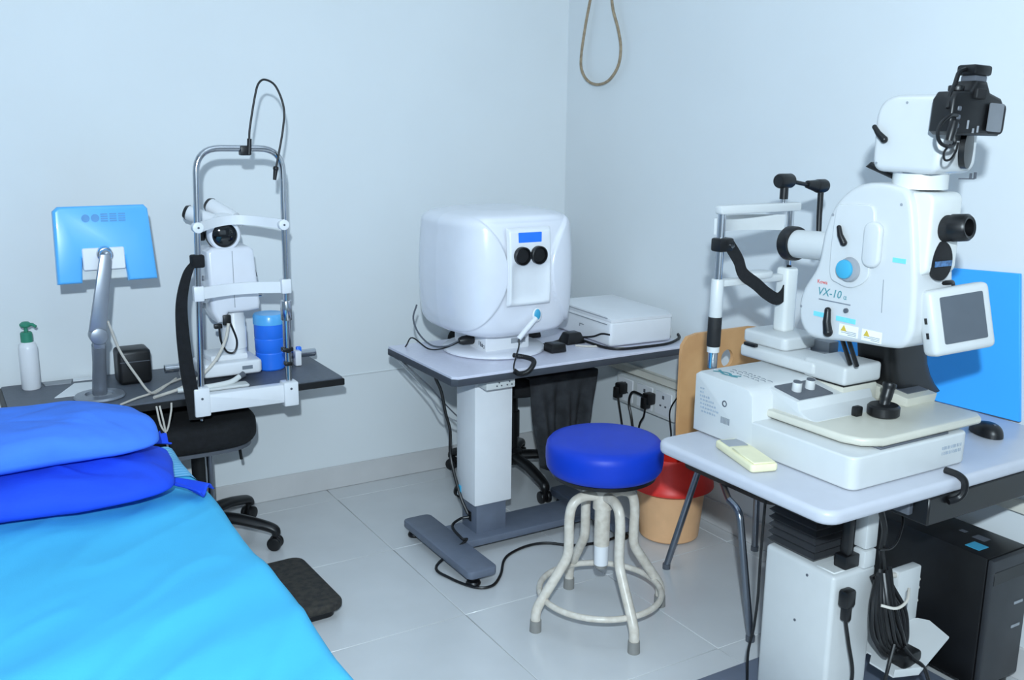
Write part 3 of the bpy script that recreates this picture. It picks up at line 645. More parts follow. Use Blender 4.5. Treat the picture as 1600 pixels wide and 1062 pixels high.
# printer box and adapters
pr_ = thing('printer', 'flat white printer box on the table end against the right wall', 'printer', (-.22, -.70, TZ))
ang = math.radians(-3)
B().box(-.385, -.075, -.945, -.50, TZ+.004, TZ+.108, .014, 3, xf=rotz_about((-.22, -.7, 0), ang)).build('printer_body', m_white, pr_)
B().prism([(-.945, TZ+.104), (-.50, TZ+.104), (-.50, TZ+.128), (-.90, TZ+.126), (-.945, TZ+.116)], 'x', -.383, -.077, .004, 2, xf=rotz_about((-.22, -.7, 0), ang)).build('lid', m_white, pr_)
B().box(-.3875, -.384, -.92, -.52, TZ+.092, TZ+.095, xf=rotz_about((-.22, -.7, 0), ang)).box(-.3875, -.384, -.92, -.52, TZ+.118, TZ+.120, xf=rotz_about((-.22, -.7, 0), ang)).build('seam', m_grey, pr_)
B().box(-.3875, -.384, -.745, -.715, TZ+.060, TZ+.063).box(-.3875, -.384, -.715, -.711, TZ+.050, TZ+.063).xf(rotz_about((-.22, -.7, 0), ang)).build('print_mark', m_grey, pr_)
B().box(-.074, -.066, -.93, -.88, TZ+.02, TZ+.055, .002, xf=rotz_about((-.22, -.7, 0), ang)).build('side_port', m_offw, pr_)
for i, (x, y, sx, sy, h, lab) in enumerate(((-.625, -.875, .036, .034, .036, 'black cube power adapter near the front edge of the table'), (-.475, -.775, .048, .040, .046, 'black wedge shaped power adapter beside the printer'), (-.575, -.60, .045, .03, .035, 'black adapter half hidden beside the analyser neck'))):
    t = thing('power_adapter', lab, 'adapter', (x, y, TZ))
    k = .62 if i == 1 else .9
    B().hexa([(x-sx, y-sy, TZ+.001), (x+sx, y-sy, TZ+.001), (x+sx, y+sy, TZ+.001), (x-sx, y+sy, TZ+.001)], [(x-sx*k, y-sy*k, TZ+h), (x+sx*k, y-sy*k, TZ+h), (x+sx*k, y+sy*k, TZ+h), (x-sx*k, y+sy*k, TZ+h)], .005).build('adapter_body', m_black, t)
    B().box(x-sx*k*.5, x+sx*k*.5, y-sy*k*.5, y+sy*k*.5, TZ+h-.001, TZ+h+.0015, .001, 1).build('rating_plate', m_dgp, t)
cord('adapter_cable', [(-.66, -.70, TZ+.006), (-.60, -.76, TZ+.005), (-.53, -.74, TZ+.006), (-.50, -.76, TZ+.02)], .003, m_black, 'thin black cable crossing the table to the wedge adapter')
cord('printer_cable', [(-.44, -.78, TZ+.02), (-.405, -.83, TZ+.03), (-.40, -.88, TZ+.05), (-.395, -.93, TZ+.055)], .004, m_black, 'black cable arching from the wedge adapter to the printer corner')
cord('wall_cable', [(-.44, -.80, TZ+.012), (-.42, -.93, TZ+.006), (-.38, -.985, TZ+.006), (-.28, -1.0, TZ+.006), (-.15, -1.0, TZ+.006), (-.06, -.965, TZ+.012), (-.035, -.93, TZ+.02)], .006, m_black, 'thick black cable running along the table edge in front of the printer')
cord('pale_cable', [(-.50, -.84, TZ+.004), (-.46, -.88, TZ+.004), (-.42, -.90, TZ+.004), (-.40, -.955, TZ+.004), (-.35, -.965, TZ+.004)], .004, m_cord, 'pale cable lying on the table before the printer')

# office chair behind that table, with a dark jacket over its seat
oc = thing('office_chair', 'black office chair on casters behind the instrument table', 'chair', (-.48, -.31, 0))
star_base(oc, (-.48, -.31), .318, math.atan2(-.32, -.02), .4)
B().prism(squircle(-.45, -.34, .25, .25), 'z', .475, .565, .03, 4).build('seat', m_blackf, oc)
B().box(-.60, -.32, -.44, -.20, .445, .475, .006).build('seat_plate', m_black, oc)
B().cyl((-.48, -.31, .15), (-.48, -.31, .45), .028).build('post', m_black, oc)
B().lathe([(0, .22), (.036, .22), (.036, .34), (0, .34)], (-.48, -.31, 0), 20).build('post_cover', m_black, oc)
B().cyl((-.60, -.40, .43), (-.585, -.40, .36), .007, n=10).ball((-.583, -.40, .35), .02).build('tilt_knob', m_black, oc)
B().tube(fillet([(-.48, -.10, .46), (-.48, -.04, .47), (-.48, -.035, .60)], .05), (.03, .008), 10).build('back_stem', m_black, oc)
B().prism(squircle(-.48, .0, .2, .0), 'y', 0, 0) if False else None
B().prism(rrect(-.68, -.28, .58, .70, .05), 'y', -.085, -.035, .02, 3).build('backrest', m_blackf, oc)
def jk(u, v):
    x = -.575+.36*u; s = v*.72
    fold = .018*math.sin(u*17+v*2)+.012*math.sin(u*31+1.3)
    if s < .30: y = -.53-s*.28; z = .575
    else:
        k = s-.30; y = -.615-.015*k+fold*min(1, k*5); z = .572-k
    if s > .28 and s < .34: z += -.004
    x += (.5-u)*.14*max(0, s-.30)/.4
    zz = z+(.03*noise.noise(V((u*4, v*4, 2))) if s > .34 else 0)
    return (x, y, max(.11, zz))
B().grid(jk, 60, 50, thick=.006).build('jacket', m_jack, None, 'charcoal jacket draped over the office chair seat below the table', 'jacket', org=(-.4, -.6, .3), ang=180)
def dk_(u, v):
    x = -.66+.44*u; z = .70-.12*v-.05*u
    return (x, -.60-.03*math.sin(u*3)-.02*v, z)
B().box(-.68, -.215, -.60, -.12, .585, .672, .025, 3).build('bag', m_blackf, None, 'black padded bag lying on the office chair seat under the table', 'bag', org=(-.45, -.36, .575))

# ============================================================ blue stool
sx, sy = -.895, -1.585
bs = thing('round_stool', 'round royal blue stool with four curved cream legs and a foot ring', 'stool', (sx, sy, 0))
B().lathe([(0, .532), (.165, .532), (.181, .538), (.190, .552), (.193, .575), (.193, .608), (.190, .626), (.180, .638), (.160, .643), (.08, .646), (0, .647)], (sx, sy, 0), 64).build('seat', m_blue, bs)
B().lathe([(0, .515), (.155, .515), (.172, .521), (.176, .534), (0, .534)], (sx, sy, 0), 48).build('seat_base', m_black, bs)
B().cyl((sx, sy, .40), (sx, sy, .517), .033, .030).cyl((sx, sy, .27), (sx, sy, .46), .026).build('spindle_tube', m_leg, bs)
B().cyl((sx, sy, .20), (sx, sy, .285), .024, .0245).build('spindle_sleeve', m_white, bs)
B().cyl((sx, sy, .188), (sx, sy, .202), .020).build('spindle_tip', m_clear, bs)
for i in range(4):
    a = math.radians(171.5+90*i); R = .238; d = V((math.cos(a), math.sin(a), 0)); p = V((sx, sy, 0)); Z = V((0, 0, 1))
    pts = [p+d*.02+Z*.445, p+d*.070+Z*.450, p+d*.108+Z*.432, p+d*.122+Z*.385, p+d*.122+Z*.31, p+d*.126+Z*.25, p+d*.158+Z*.195, p+d*.205+Z*.125, p+d*(R-.004)+Z*.075, p+d*R+Z*.022]
    lg = B().tube(smooth_path(pts, 6), .0165, 14).build('leg', m_leg, bs)
    B().cyl(p+d*R+Z*0, p+d*(R-.001)+Z*.040, .020, .019, n=18).build('rubber_tip', m_clear, lg)
B().tube([(sx+.206*math.cos(2*PI*i/48), sy+.206*math.sin(2*PI*i/48), .105) for i in range(48)], .0105, 10, closed=True).build('foot_ring', m_leg, bs)

# ============================================================ bin and wooden chair
bi = thing('waste_bin', 'tan plastic waste bin with a red rim standing by the right wall', 'bin', (-.235, -1.16, 0))
B().lathe([(0, .005), (.115, .005), (.120, .01), (.140, .235), (.136, .235), (.116, .015), (0, .012)], (-.235, -1.16, 0), 40).build('bin_body', m_bin, bi)
B().lathe([(.137, .205), (.146, .207), (.172, .222), (.170, .240), (.150, .262), (.105, .345), (.100, .345), (.135, .24), (.137, .205)], (-.235, -1.16, 0), 40).build('red_lid', m_red, bi)

wc = thing('wooden_back_chair', 'chair with a beech plywood back with a round hole and steel tube legs', 'chair', (-.28, -1.70, 0))
bk = rrect(-.435, -.035, .46, .905, .055, 6)
def backrest():
    # plywood panel with a real round hole
    bm = bmesh.new(); hc = (-.212, .795); hr = .030; n = 40
    outer = []
    for i in range(n):
        a = 2*PI*i/n; d = (math.cos(a), math.sin(a)); best = 9
        for j in range(len(bk)):
            x1, y1 = bk[j]; x2, y2 = bk[(j+1) % len(bk)]
            ex, ey = x2-x1, y2-y1; den = d[0]*ey-d[1]*ex
            if abs(den) < 1e-9: continue
            t = ((x1-hc[0])*ey-(y1-hc[1])*ex)/den; s_ = ((x1-hc[0])*d[1]-(y1-hc[1])*d[0])/den
            if t > 0 and -1e-6 <= s_ <= 1+1e-6: best = min(best, t)
        outer.append((hc[0]+d[0]*best, hc[1]+d[1]*best))
    vs_ = {}
    for side, y in ((0, -1.415), (1, -1.400)):
        for i in range(n):
            a = 2*PI*i/n
            vs_[side, 'i', i] = bm.verts.new((hc[0]+hr*math.cos(a), y, hc[1]+hr*1.1*math.sin(a)))
            vs_[side, 'o', i] = bm.verts.new((outer[i][0], y, outer[i][1]))
    for i in range(n):
        k = (i+1) % n
        for s_ in (0, 1): bm.faces.new((vs_[s_, 'i', i], vs_[s_, 'o', i], vs_[s_, 'o', k], vs_[s_, 'i', k]))
        for q in 'io': bm.faces.new((vs_[0, q, i], vs_[0, q, k], vs_[1, q, k], vs_[1, q, i]))
    bmesh.ops.recalc_face_normals(bm, faces=bm.faces[:])
    b = B(); b._add(bm); return b
backrest().build('backrest', m_wood, wc)
B().prism(rrect(-.47, -.06, -1.93, -1.47, .05), 'z', .435, .462, .008, 2).build('seat', mat('dark_brown_vinyl', (62, 54, 50), .5), wc)
for pts in ([(-.30, -1.47, .43), (-.335, -1.43, .39), (-.45, -1.405, .012)], [(-.535, -1.80, .43), (-.545, -1.86, .415), (-.556, -1.955, .012)], [(-.10, -1.50, .43), (-.08, -1.48, .39), (-.042, -1.455, .012)], [(-.09, -1.86, .43), (-.09, -1.90, .39), (-.11, -2.0, .012)]):
    lg = B().tube(fillet(pts, .05), .0125, 14).build('leg', m_steel, wc)
    B().cyl((pts[2][0], pts[2][1], 0), (pts[2][0], pts[2][1], .02), .015, n=14).build('foot_cap', m_dgp, lg)
B().tube(fillet([(-.30, -1.47, .428), (-.535, -1.80, .428)], .02), .011, 10).tube([(-.10, -1.50, .428), (-.09, -1.86, .428)], .011, 10).build('seat_rail', m_steel, wc)
for x in (-.40, -.07):
    B().tube(fillet([(x, -1.60, .428), (x, -1.39, .43), (x, -1.388, .66)], .05), .010, 10).build('back_post', m_steel, wc)

# ============================================================ fundus camera table
WZ = .80
wt = thing('lifting_table', 'white lifting table with rounded edges on a white column with black bellows', 'table', (-.6, -2.34, 0))
B().prism(rrect(-1.066, -.03, -2.652, -2.035, .045, 6), 'z', WZ-.036, WZ, .013, 4).build('table_top', m_wlam, wt)
B().box(-.93, -.5, -2.50, -2.15, WZ-.055, WZ-.036, .003, 1).build('mount_plate', m_black, wt)
B().box(-.70, -.06, -2.645, -2.50, .690, WZ-.037, .004, 1).build('black_tray', m_black, wt)
B().box(-.715, -.60, -2.60, -2.49, .705, .745, .004, 1).build('tray_bracket', m_dgp, wt)
co = B().box(-.805, -.640, -2.468, -2.225, .07, .505, .012, 3).build('column', m_fwhite, wt)
B().box(-.79, -.70, -2.455, -2.395, .503, .508, .002, 1).build('column_cap', m_offw, co)
for y, z in ((-2.38, .475), (-2.35, .33)):
    B().cyl((-.8065, y, z), (-.804, y, z), .004, n=10).build('screw', m_dgp, co)
N = 11; zlo, zhi = .508, WZ-.055
bl = B()
prof = []
def bel(x0, x1, y0, y1):
    b = B(); bm = bmesh.new(); rings = []
    for i in range(2*N+1):
        z = zlo+(zhi-zlo)*i/(2*N); k = 0 if i % 2 == 0 else .011
        rings.append([bm.verts.new(p) for p in ((x0-k+.006, y0-k+.006, z), (x1+k-.006, y0-k+.006, z), (x1+k-.006, y1+k-.006, z), (x0-k+.006, y1+k-.006, z))])
    for a, c in zip(rings, rings[1:]):
        for j in range(4): bm.faces.new((a[j], a[(j+1) % 4], c[(j+1) % 4], c[j]))
    bm.faces.new(rings[0]); bm.faces.new(rings[-1]); bmesh.ops.recalc_face_normals(bm, faces=bm.faces[:]); return b._add(bm)
bel(-.790, -.660, -2.385, -2.225).build('bellows', mat('bellows_rubber', (44, 45, 48), .5), wt, ang=20)
B().box(-.70, -.655, -2.475, -2.435, .56, WZ-.055, .004).box(-.70, -.655, -2.475, -2.435, .505, .555, .004).build('inner_post', m_fwhite, wt)
B().box(-.745, -.725, -2.455, -2.43, .545, .68, .003).box(-.755, -.70, -2.46, -2.42, .508, .545, .004).build('post_clamp', m_black, wt)
B().prism(rrect(-1.0, -.30, -2.56, -2.12, .05), 'z', .012, .07, .01).build('base_plate', m_dkgrey, wt)
for x in (-.93, -.37):
    for y in (-2.5, -2.18): B().cyl((x, y, 0), (x, y, .014), .03).build('levelling_foot', m_black, wt)

# tray, power unit and cables on the column side
tr = thing('cable_tray', 'white folded tray holding cables beside the white table column', 'tray', (-.52, -2.47, .22))
T0 = .235
def plate(name, pts, th=.005):
    B().hexa([(x, y, z-th) for x, y, z in pts], pts).build(name, m_fwhite, tr)
plate('tray_floor', [(-.634, -2.40, T0+.006), (-.634, -2.475, T0+.006), (-.672, -2.50, T0+.006), (-.676, -2.578, T0+.006), (-.605, -2.602, T0+.006), (-.555, -2.42, T0+.006)])
plate('tray_flap', [(-.562, -2.42, T0+.007), (-.50, -2.405, T0+.040), (-.44, -2.47, T0+.058), (-.430, -2.50, T0+.062), (-.452, -2.578, T0+.056), (-.604, -2.603, T0+.007)])
plate('tray_lip', [(-.676, -2.578, T0+.004), (-.605, -2.603, T0+.004), (-.610, -2.612, T0+.030), (-.684, -2.586, T0+.030)], .003)
B().box(-.645, -.45, -2.45, -2.36, T0-.012, T0, .002, 1).build('tray_bracket', m_offw, tr)
pw = thing('power_unit', 'small white power unit with switches standing on the cable tray', 'power unit', (-.475, -2.44, T0+.002))
B().box(-.530, -.435, -2.462, -2.432, T0+.050, T0+.215, .005).build('unit_body', m_fwhite, pw)
B().cyl((-.485, -2.4635, T0+.150), (-.485, -2.460, T0+.150), .006, n=12).box(-.488, -.484, -2.4635, -2.461, T0+.085, T0+.135).build('slot', m_dgp, pw)
for z in (.10, .14, .165): B().cyl((-.436, -2.447, T0+z), (-.423, -2.447, T0+z), .007, n=10).build('terminal', m_cord, pw)
B().tube(smooth_path([(-.525, -2.447, T0+.20), (-.55, -2.45, T0+.207), (-.575, -2.455, T0+.205)], 4), .008, 8).build('lead_sleeve', m_cord, pw)
# bundle of black cables: each loop is its own strand
cb = thing('cable_bundle', 'tied bundle of black cables lying over the white cable tray', 'cables', (-.62, -2.50, T0+.006))
for i in range(8):
    f = (i-3.5)/4.2; x0 = -.655+.05*f*.6+.01
    pts = [(x0+.0, -2.485-.01*abs(f), .475+.008*i % .03), (x0-.02+.02*f, -2.515, .425), (x0-.022+.03*f, -2.53, .36+.01*(i%3)), (x0-.008+.03*f, -2.54, .305+.02*abs(f)), (x0+.020+.014*f, -2.54, .275+.014*(i%2)), (x0+.035+.02*f, -2.53, .31), (x0+.032+.03*f, -2.512, .37), (x0+.018+.012*(i%2), -2.49, .43), (x0+.005, -2.475, .478)]
    B().tube(smooth_path(pts, 6), .0065, 8).build('cable_strand', m_black, cb)
B().tube(smooth_path([(-.69, -2.53, .425), (-.66, -2.555, .42), (-.62, -2.555, .43), (-.58, -2.53, .445)], 5), .004, 8).build('cable_tie', m_cord, cb)
B().box(-.63, -.555, -2.575, -2.52, T0+.004, T0+.045, .01).build('cable_plug', m_black, cb)
hb = thing('hanging_plug', 'black moulded plug hanging against the white column', 'plug', (-.79, -2.50, .40))
B().box(-.795, -.755, -2.505, -2.475, .425, .475, .008).box(-.785, -.763, -2.502, -2.478, .385, .43, .006).build('plug_body', m_black, hb)
B().tube(smooth_path([(-.775, -2.49, .39), (-.765, -2.50, .32), (-.752, -2.51, .24), (-.755, -2.51, .15), (-.74, -2.53, .085)], 6), .005, 8).build('flex', m_black, hb)
cord('tower_cable', [(-.69, -2.50, .685), (-.665, -2.50, .62), (-.655, -2.49, .56), (-.64, -2.485, .52), (-.625, -2.48, .47)], .008, m_black, 'thick black cable running down beside the bellows to the bundle')
cord('tower_cable', [(-.685, -2.505, .57), (-.63, -2.50, .56), (-.56, -2.47, .565), (-.50, -2.43, .60), (-.53, -2.40, .66)], .003, m_black, 'thin black cable curving from the post clamp in front of the computer')
cord('tray_cable', [(-.62, -2.56, .30), (-.60, -2.58, .27), (-.575, -2.60, .24), (-.56, -2.62, .16), (-.54, -2.62, .08)], .0055, m_black, 'black cable leaving the tray towards the floor')
cord('tray_cable', [(-.66, -2.56, .32), (-.69, -2.57, .26), (-.705, -2.57, .19), (-.70, -2.57, .09)], .005, m_black, 'black cable hanging between tray and column')
cord('column_cable', [(-.812, -2.222, .73), (-.812, -2.217, .50), (-.812, -2.217, .40), (-.812, -2.217, .33), (-.818, -2.215, .24), (-.830, -2.212, .17), (-.826, -2.212, .08)], .004, m_black, 'thin black cable running down the far side of the white column')
cord('edge_cable', [(-.600, -2.61, .808), (-.600, -2.645, .807), (-.600, -2.665, .795), (-.602, -2.667, .770), (-.612, -2.660, .752), (-.635, -2.650, .745)], .009, m_black, 'thick black cable bent over the front edge of the white table')

# computer tower
ct = thing('computer_tower', 'black computer tower standing beside the right wall under the table', 'computer', (-.18, -2.32, 0))
B().box(-.262, -.075, -2.545, -2.04, .06, .462, .006, 2).build('case', m_black, ct)
B().box(-.262, -.075, -2.566, -2.546, .062, .460, .006, 2).build('front_panel', m_dgp if False else mat('charcoal_bezel', (46, 48, 52), .5), ct)
B().box(-.255, -.082, -2.5675, -2.564, .385, .425, .001, 1).build('drive_bay', m_black, ct)
for z in (.30, .225): B().box(-.14, -.10, -2.568, -2.565, z, z+.008).build('front_button', m_grey, ct)
B().box(-.235, -.19, -2.50, -2.455, .4615, .4635).build('sticker', m_teal, ct)
B().box(-.165, -.135, -2.47, -2.43, .4615, .4632).build('top_label', m_dgp, ct)
B().box(-.155, -.140, -2.40, -2.38, .4615, .4632).build('top_label', m_dgp, ct)
for x in (-.245, -.095):
    for y in (-2.52, -2.09): B().box(x-.016, x+.016, y-.02, y+.02, 0, .062, .004).build('stand_foot', m_black, ct)

# ============================================================ fundus camera
fc = thing('fundus_camera', 'white fundus camera on a joystick base with chin rest', 'fundus camera', (-.70, -2.30, WZ))
# base
ba = B().prism([(-.918, -2.03)]+[(p.x, p.y) for p in fillet([(-.918, -2.4, 0), (-.918, -2.588, 0), (-.482, -2.588, 0), (-.482, -2.4, 0)], .03, 5)]+[(-.482, -2.03)], 'z', WZ+.002, WZ+.085, .006, 3).build('base', m_fwhite, fc)
B().prism([(-2.028, WZ+.003), (-2.262, WZ+.003), (-2.250, WZ+.150), (-2.235, WZ+.166), (-2.21, WZ+.170), (-2.045, WZ+.176), (-2.028, WZ+.165)], 'x', -.9195, -.4805, .006, 2).build('rear_housing', m_fwhite, fc)
for k, (y0, y1, z) in enumerate(((-2.052, -2.066, .128), (-2.052, -2.064, .117), (-2.052, -2.092, .106), (-2.054, -2.110, .096), (-2.054, -2.118, .085), (-2.056, -2.124, .074), (-2.060, -2.118, .063))):
    y = y0
    while y > y1:
        w_ = .004+.005*random.random(); B().box(-.9203, -.9190, y-w_, y, WZ+z, WZ+z+.004+.002*random.random()).build('rating_mark', mat('pale_grey_print', (158, 168, 180), .6), fc); y -= w_+.003
B().lathe([(.006, 0), (.009, 0), (.009, .001), (.006, .001)], (-.9195, -2.150, WZ+.108), 20, axis=(-1, 0, 0)).build('earth_mark', m_dgp, fc)
for k in range(7): B().box(-.9203, -.9190, -2.172+k*.005, -2.1695+k*.005, WZ+.052, WZ+.070).build('barcode_bar', m_text, fc)
def top(x, y, z, a): return M.Translation((x, y, z)) @ M.Rotation(a, 4, 'Z')
zt = WZ+.1762
def onTop(pts): return [(x, y, WZ+.176-.028*(-2.045-y)*0-.0364*(-2.045-y)+.0008) for x, y in pts]
B().tube(smooth_path(onTop([(-.885, -2.062), (-.865, -2.085), (-.862, -2.105), (-.875, -2.122), (-.868, -2.140)]), 5), (.004, .0006), 8).tube(smooth_path(onTop([(-.862, -2.062), (-.876, -2.088), (-.878, -2.108), (-.866, -2.124), (-.852, -2.138)]), 5), (.004, .0006), 8).build('ribbon_logo', m_tteal, fc)
random.seed(5)
for r_, (xa, ya, yb) in enumerate(((-.826, -2.075, -2.20), (-.812, -2.105, -2.205), (-.842, -2.085, -2.19))):
    y = ya
    while y > yb:
        L_ = .006+.016*random.random(); xx = xa+.004*(random.random()-.5)
        B().tube(smooth_path(onTop([(xx, y), (xx+.004, y-L_*.5), (xx-.001, y-L_)]), 3), (.0013, .0005), 6).build('script_mark', m_text, fc); y -= L_+.006
B().box(-.81, -.55, -2.575, -2.50, WZ+.0845, WZ+.0905, .002, 1).build('slot_plate', m_dgp, fc)
for i in range(22):
    xx = -.59+.08*(i % 11)/11; zz = WZ+.038+.014*(i//11); B().box(xx, xx+.0015+.003*((i*7) % 5)/4, -2.5892, -2.588, zz, zz+.008).build('front_print', mat('pale_grey_print', (158, 168, 180), .6), ba)
# moving stage
B().prism([(-2.235, WZ+.092), (-2.40, WZ+.092), (-2.40, WZ+.113), (-2.37, WZ+.117), (-2.345, WZ+.128), (-2.335, WZ+.150), (-2.235, WZ+.165)], 'x', -.845, -.56, .006, 2).build('stage_left', m_fwhite, fc)
B().prism([(-.865, -2.25), (-.865, -2.50), (-.845, -2.545), (-.80, -2.575), (-.42, -2.575), (-.395, -2.55), (-.40, -2.25)], 'z', WZ+.090, WZ+.112, .008, 3).build('stage_deck', m_cream, fc)
B().prism([(-2.235, WZ+.11), (-2.42, WZ+.11), (-2.425, WZ+.135), (-2.235, WZ+.158)], 'x', -.52, -.395, .005, 2).build('stage_right', m_cream, fc)
cpn = B().hexa([(-.830, -2.330, WZ+.150), (-.705, -2.330, WZ+.150), (-.705, -2.240, WZ+.164), (-.830, -2.240, WZ+.164)], [(-.830, -2.330, WZ+.1545), (-.705, -2.330, WZ+.1545), (-.705, -2.240, WZ+.1685), (-.830, -2.240, WZ+.1685)]).build('control_panel', m_dgp, fc)
for x in (-.795, -.745):
    kb = B().cyl((x, -2.285, WZ+.158), (x, -2.287, WZ+.185), .0135, .0125, n=20, bev=.002).build('dial', m_fwhite, cpn)
    B().cyl((x, -2.287, WZ+.184), (x, -2.2875, WZ+.187), .0115, n=18).build('dial_cap', m_dgp, kb)
B().hexa([(-.49, -2.40, WZ+.137), (-.405, -2.40, WZ+.137), (-.405, -2.25, WZ+.1555), (-.49, -2.25, WZ+.1555)], [(-.49, -2.40, WZ+.140), (-.405, -2.40, WZ+.140), (-.405, -2.25, WZ+.1585), (-.49, -2.25, WZ+.1585)]).build('side_panel', m_dgp, fc)
# centre block and cross arm
B().box(-.672, -.535, -2.335, -2.20, WZ+.11, WZ+.165, .006).build('block_foot', m_cream, fc)
B().box(-.668, -.540, -2.332, -2.20, WZ+.163, WZ+.170).build('block_gap', m_black, fc)
B().box(-.678, -.530, -2.342, -2.195, WZ+.169, WZ+.222, .010, 3).build('block', m_fwhite, fc)
B().box(-.685, -.56, -2.24, -1.955, WZ+.175, WZ+.212, .010, 3).build('cross_arm', m_fwhite, fc)
B().prism(rrect(-.655, -.50, -2.105, -1.93, .02), 'z', WZ+.212, WZ+.250, .008, 3).build('post_block', m_fwhite, fc)
B().box(-.535, -.495, -2.16, -2.09, WZ+.20, WZ+.238, .003).build('side_latch', m_grey, fc)
B().box(-.69, -.675, -2.02, -1.975, WZ+.212, WZ+.222, .002).build('rear_clip', m_black, fc)
# joystick
B().lathe([(0, 0), (.036, 0), (.041, .005), (.041, .026), (.036, .031), (0, .033)], (-.640, -2.442, WZ+.111), 36).build('joystick_ring', m_black, fc)
B().tube(smooth_path([(-.640, -2.442, WZ+.135), (-.633, -2.441, WZ+.157), (-.622, -2.439, WZ+.186), (-.618, -2.438, WZ+.196)], 5), [.013]*5+[.015]*5+[.018]*4+[.017, .010], 18).build('joystick', m_black, fc)
B().box(-.715, -.690, -2.42, -2.40, WZ+.110, WZ+.138, .005).build('lock_lever', m_black, fc)
# optics body (profile in the y,z plane)
prof = [(-2.257, 1.190), (-2.262, 1.150), (-2.285, 1.118), (-2.325, 1.108), (-2.44, 1.121), (-2.545, 1.128), (-2.580, 1.136), (-2.600, 1.158), (-2.607, 1.195), (-2.602, 1.300), (-2.580, 1.440), (-2.562, 1.495), (-2.530, 1.512), (-2.46, 1.516), (-2.40, 1.500), (-2.350, 1.455), (-2.323, 1.390), (-2.308, 1.300), (-2.270, 1.235)]
pp = [(p.x, p.y) for p in smooth_path([(a, b, 0) for a, b in prof], 5, closed=True)]
bo = B().rprism(pp, 'x', -.782, -.640, .013, 5).build('optics_body', m_fgloss, fc)
B().prism(rrect(-2.615, -2.52, 1.31, 1.50, .02), 'x', -.765, -.655, .008, 3).build('rear_housing', m_offw, fc)
rp = [(-2.36, 1.44), (-2.355, 1.29), (-2.385, 1.262), (-2.43, 1.258), (-2.47, 1.285), (-2.475, 1.33), (-2.475, 1.45), (-2.43, 1.462), (-2.385, 1.458)]
B().rprism([(p.x, p.y) for p in smooth_path([(a, b, 0) for a, b in rp], 4, closed=True)], 'x', -.788, -.776, .003, 3).build('side_cover', m_fgloss, fc)
B().prism(rrect(-2.505, -2.455, 1.315, 1.425, .022, 5), 'x', -.798, -.78, .007, 3).build('side_grip', m_fgloss, fc)
B().cyl((-.787, -2.420, 1.302), (-.800, -2.420, 1.302), .031, .029, bev=.003).build('dial_ring', m_grey, fc)
B().cyl((-.799, -2.414, 1.303), (-.808, -2.414, 1.303), .024, .023, bev=.002).build('blue_dial', m_teal, fc)
def lever(x, y0, z0, y1, z1, r):
    return B().tube([(x, y0, z0), (x-.004, (y0+y1)/2, (z0+z1)/2), (x, y1, z1)], [r*.8, r, r*1.2], 12).ball((x, y1, z1), r*1.25, 12).ball((x, y0, z0), r*.85, 12)
lever(-.794, -2.380, 1.402, -2.398, 1.366, .007).build('lever', m_black, fc)
lever(-.789, -2.362, 1.190, -2.368, 1.135, .010).build('lever', m_black, fc)
for y, z in ((-2.348, 1.43), (-2.268, 1.185), (-2.545, 1.47)):
    B().cyl((-.7835, y, z), (-.7815, y, z), .0035, n=10).build('screw', m_grey, bo)
B().cyl((-.788, -2.415, 1.198), (-.7815, -2.415, 1.198), .006, n=14).build('cover_button', m_dgp, bo)
B().text('Kowa', .014, faceX(-.7828, -2.332, 1.258)).build('brand_print', m_tred, bo)
B().text('VX-10', .029, faceX(-.7828, -2.358, 1.233) @ M(((1, .2, 0, 0), (0, 1, 0, 0), (0, 0, 1, 0), (0, 0, 0, 1)))).text('\u03b1', .016, faceX(-.7828, -2.407, 1.229)).build('model_print', m_tteal, bo)
B().box(-.7832, -.7815, -2.425, -2.325, 1.212, 1.2145).build('underline', m_text, bo)
for a, b in ((-2.345, -2.312), (-2.445, -2.385)): B().box(-.7835, -.7815, a, b, 1.168, 1.180).build('cyan_tape', m_tape, bo)
for y in (-2.425, -2.495):
    lb = B().box(-.7832, -.7815, y-.030, y+.028, 1.134, 1.162).build('warning_label', m_paper, bo)
    B().prism([(y+.022, 1.146), (y+.004, 1.146), (y+.013, 1.161)], 'x', -.7842, -.783).build('warning_triangle', m_yel, lb)
    for q in range(3): B().box(-.7840, -.783, y-.026, y-.0+.02*(q > 0), 1.1375+q*.004, 1.1385+q*.004).build('warning_text', m_text, lb)
B().box(-.7835, -.7815, -2.572, -2.536, 1.335, 1.346).build('cyan_tape', m_tape, bo)
B().tube([(-.7815, -2.515, 1.29), (-.7815, -2.518, 1.21)], .0015, 6).build('panel_seam', m_grey, bo)
# objective
ob = B().cyl((-.705, -2.34, 1.340), (-.705, -2.165, 1.333), .038, n=36).build('objective_barrel', m_fwhite, fc)
B().lathe([(.033, -.004), (.045, -.004), (.047, .004), (.047, .026), (.043, .032), (.036, .032), (.034, .018), (0, .018), (0, 0), (.033, 0)], (-.705, -2.165, 1.333), 36, axis=(0, 1, -.04)).build('objective_ring', m_black, ob)
# neck under the head
NK = [(.912, -.487, -.285), (.935, -.497, -.312), (.965, -.512, -.337), (1.0, -.523, -.356), (1.05, -.533, -.368), (1.10, -.542, -.373), (1.15, -.55, -.375)]
def neckfn(u, v):
    i = min(len(NK)-1, int(round(v*(len(NK)-1)))); z, a_, b_ = NK[i]; q = squircle((a_+b_)/2, -2.305, (b_-a_)/2, .065, 32, .35)[int(round(u*32)) % 32]; return (q[0], q[1], z)
B().grid(neckfn, 32, len(NK), cu=True, cap=True).build('support_neck', m_black, fc)
for dy in (0, .022): B().tube([(-.70, -2.33-dy, 1.12), (-.665, -2.345-dy, 1.03)], .006, 8).build('support_cable', m_black, fc)
B().prism([(-2.45, 1.118), (-2.30, 1.112), (-2.30, 1.135), (-2.45, 1.142)], 'x', -.76, -.36, .004, 1).build('under_plate', m_dgp, fc)
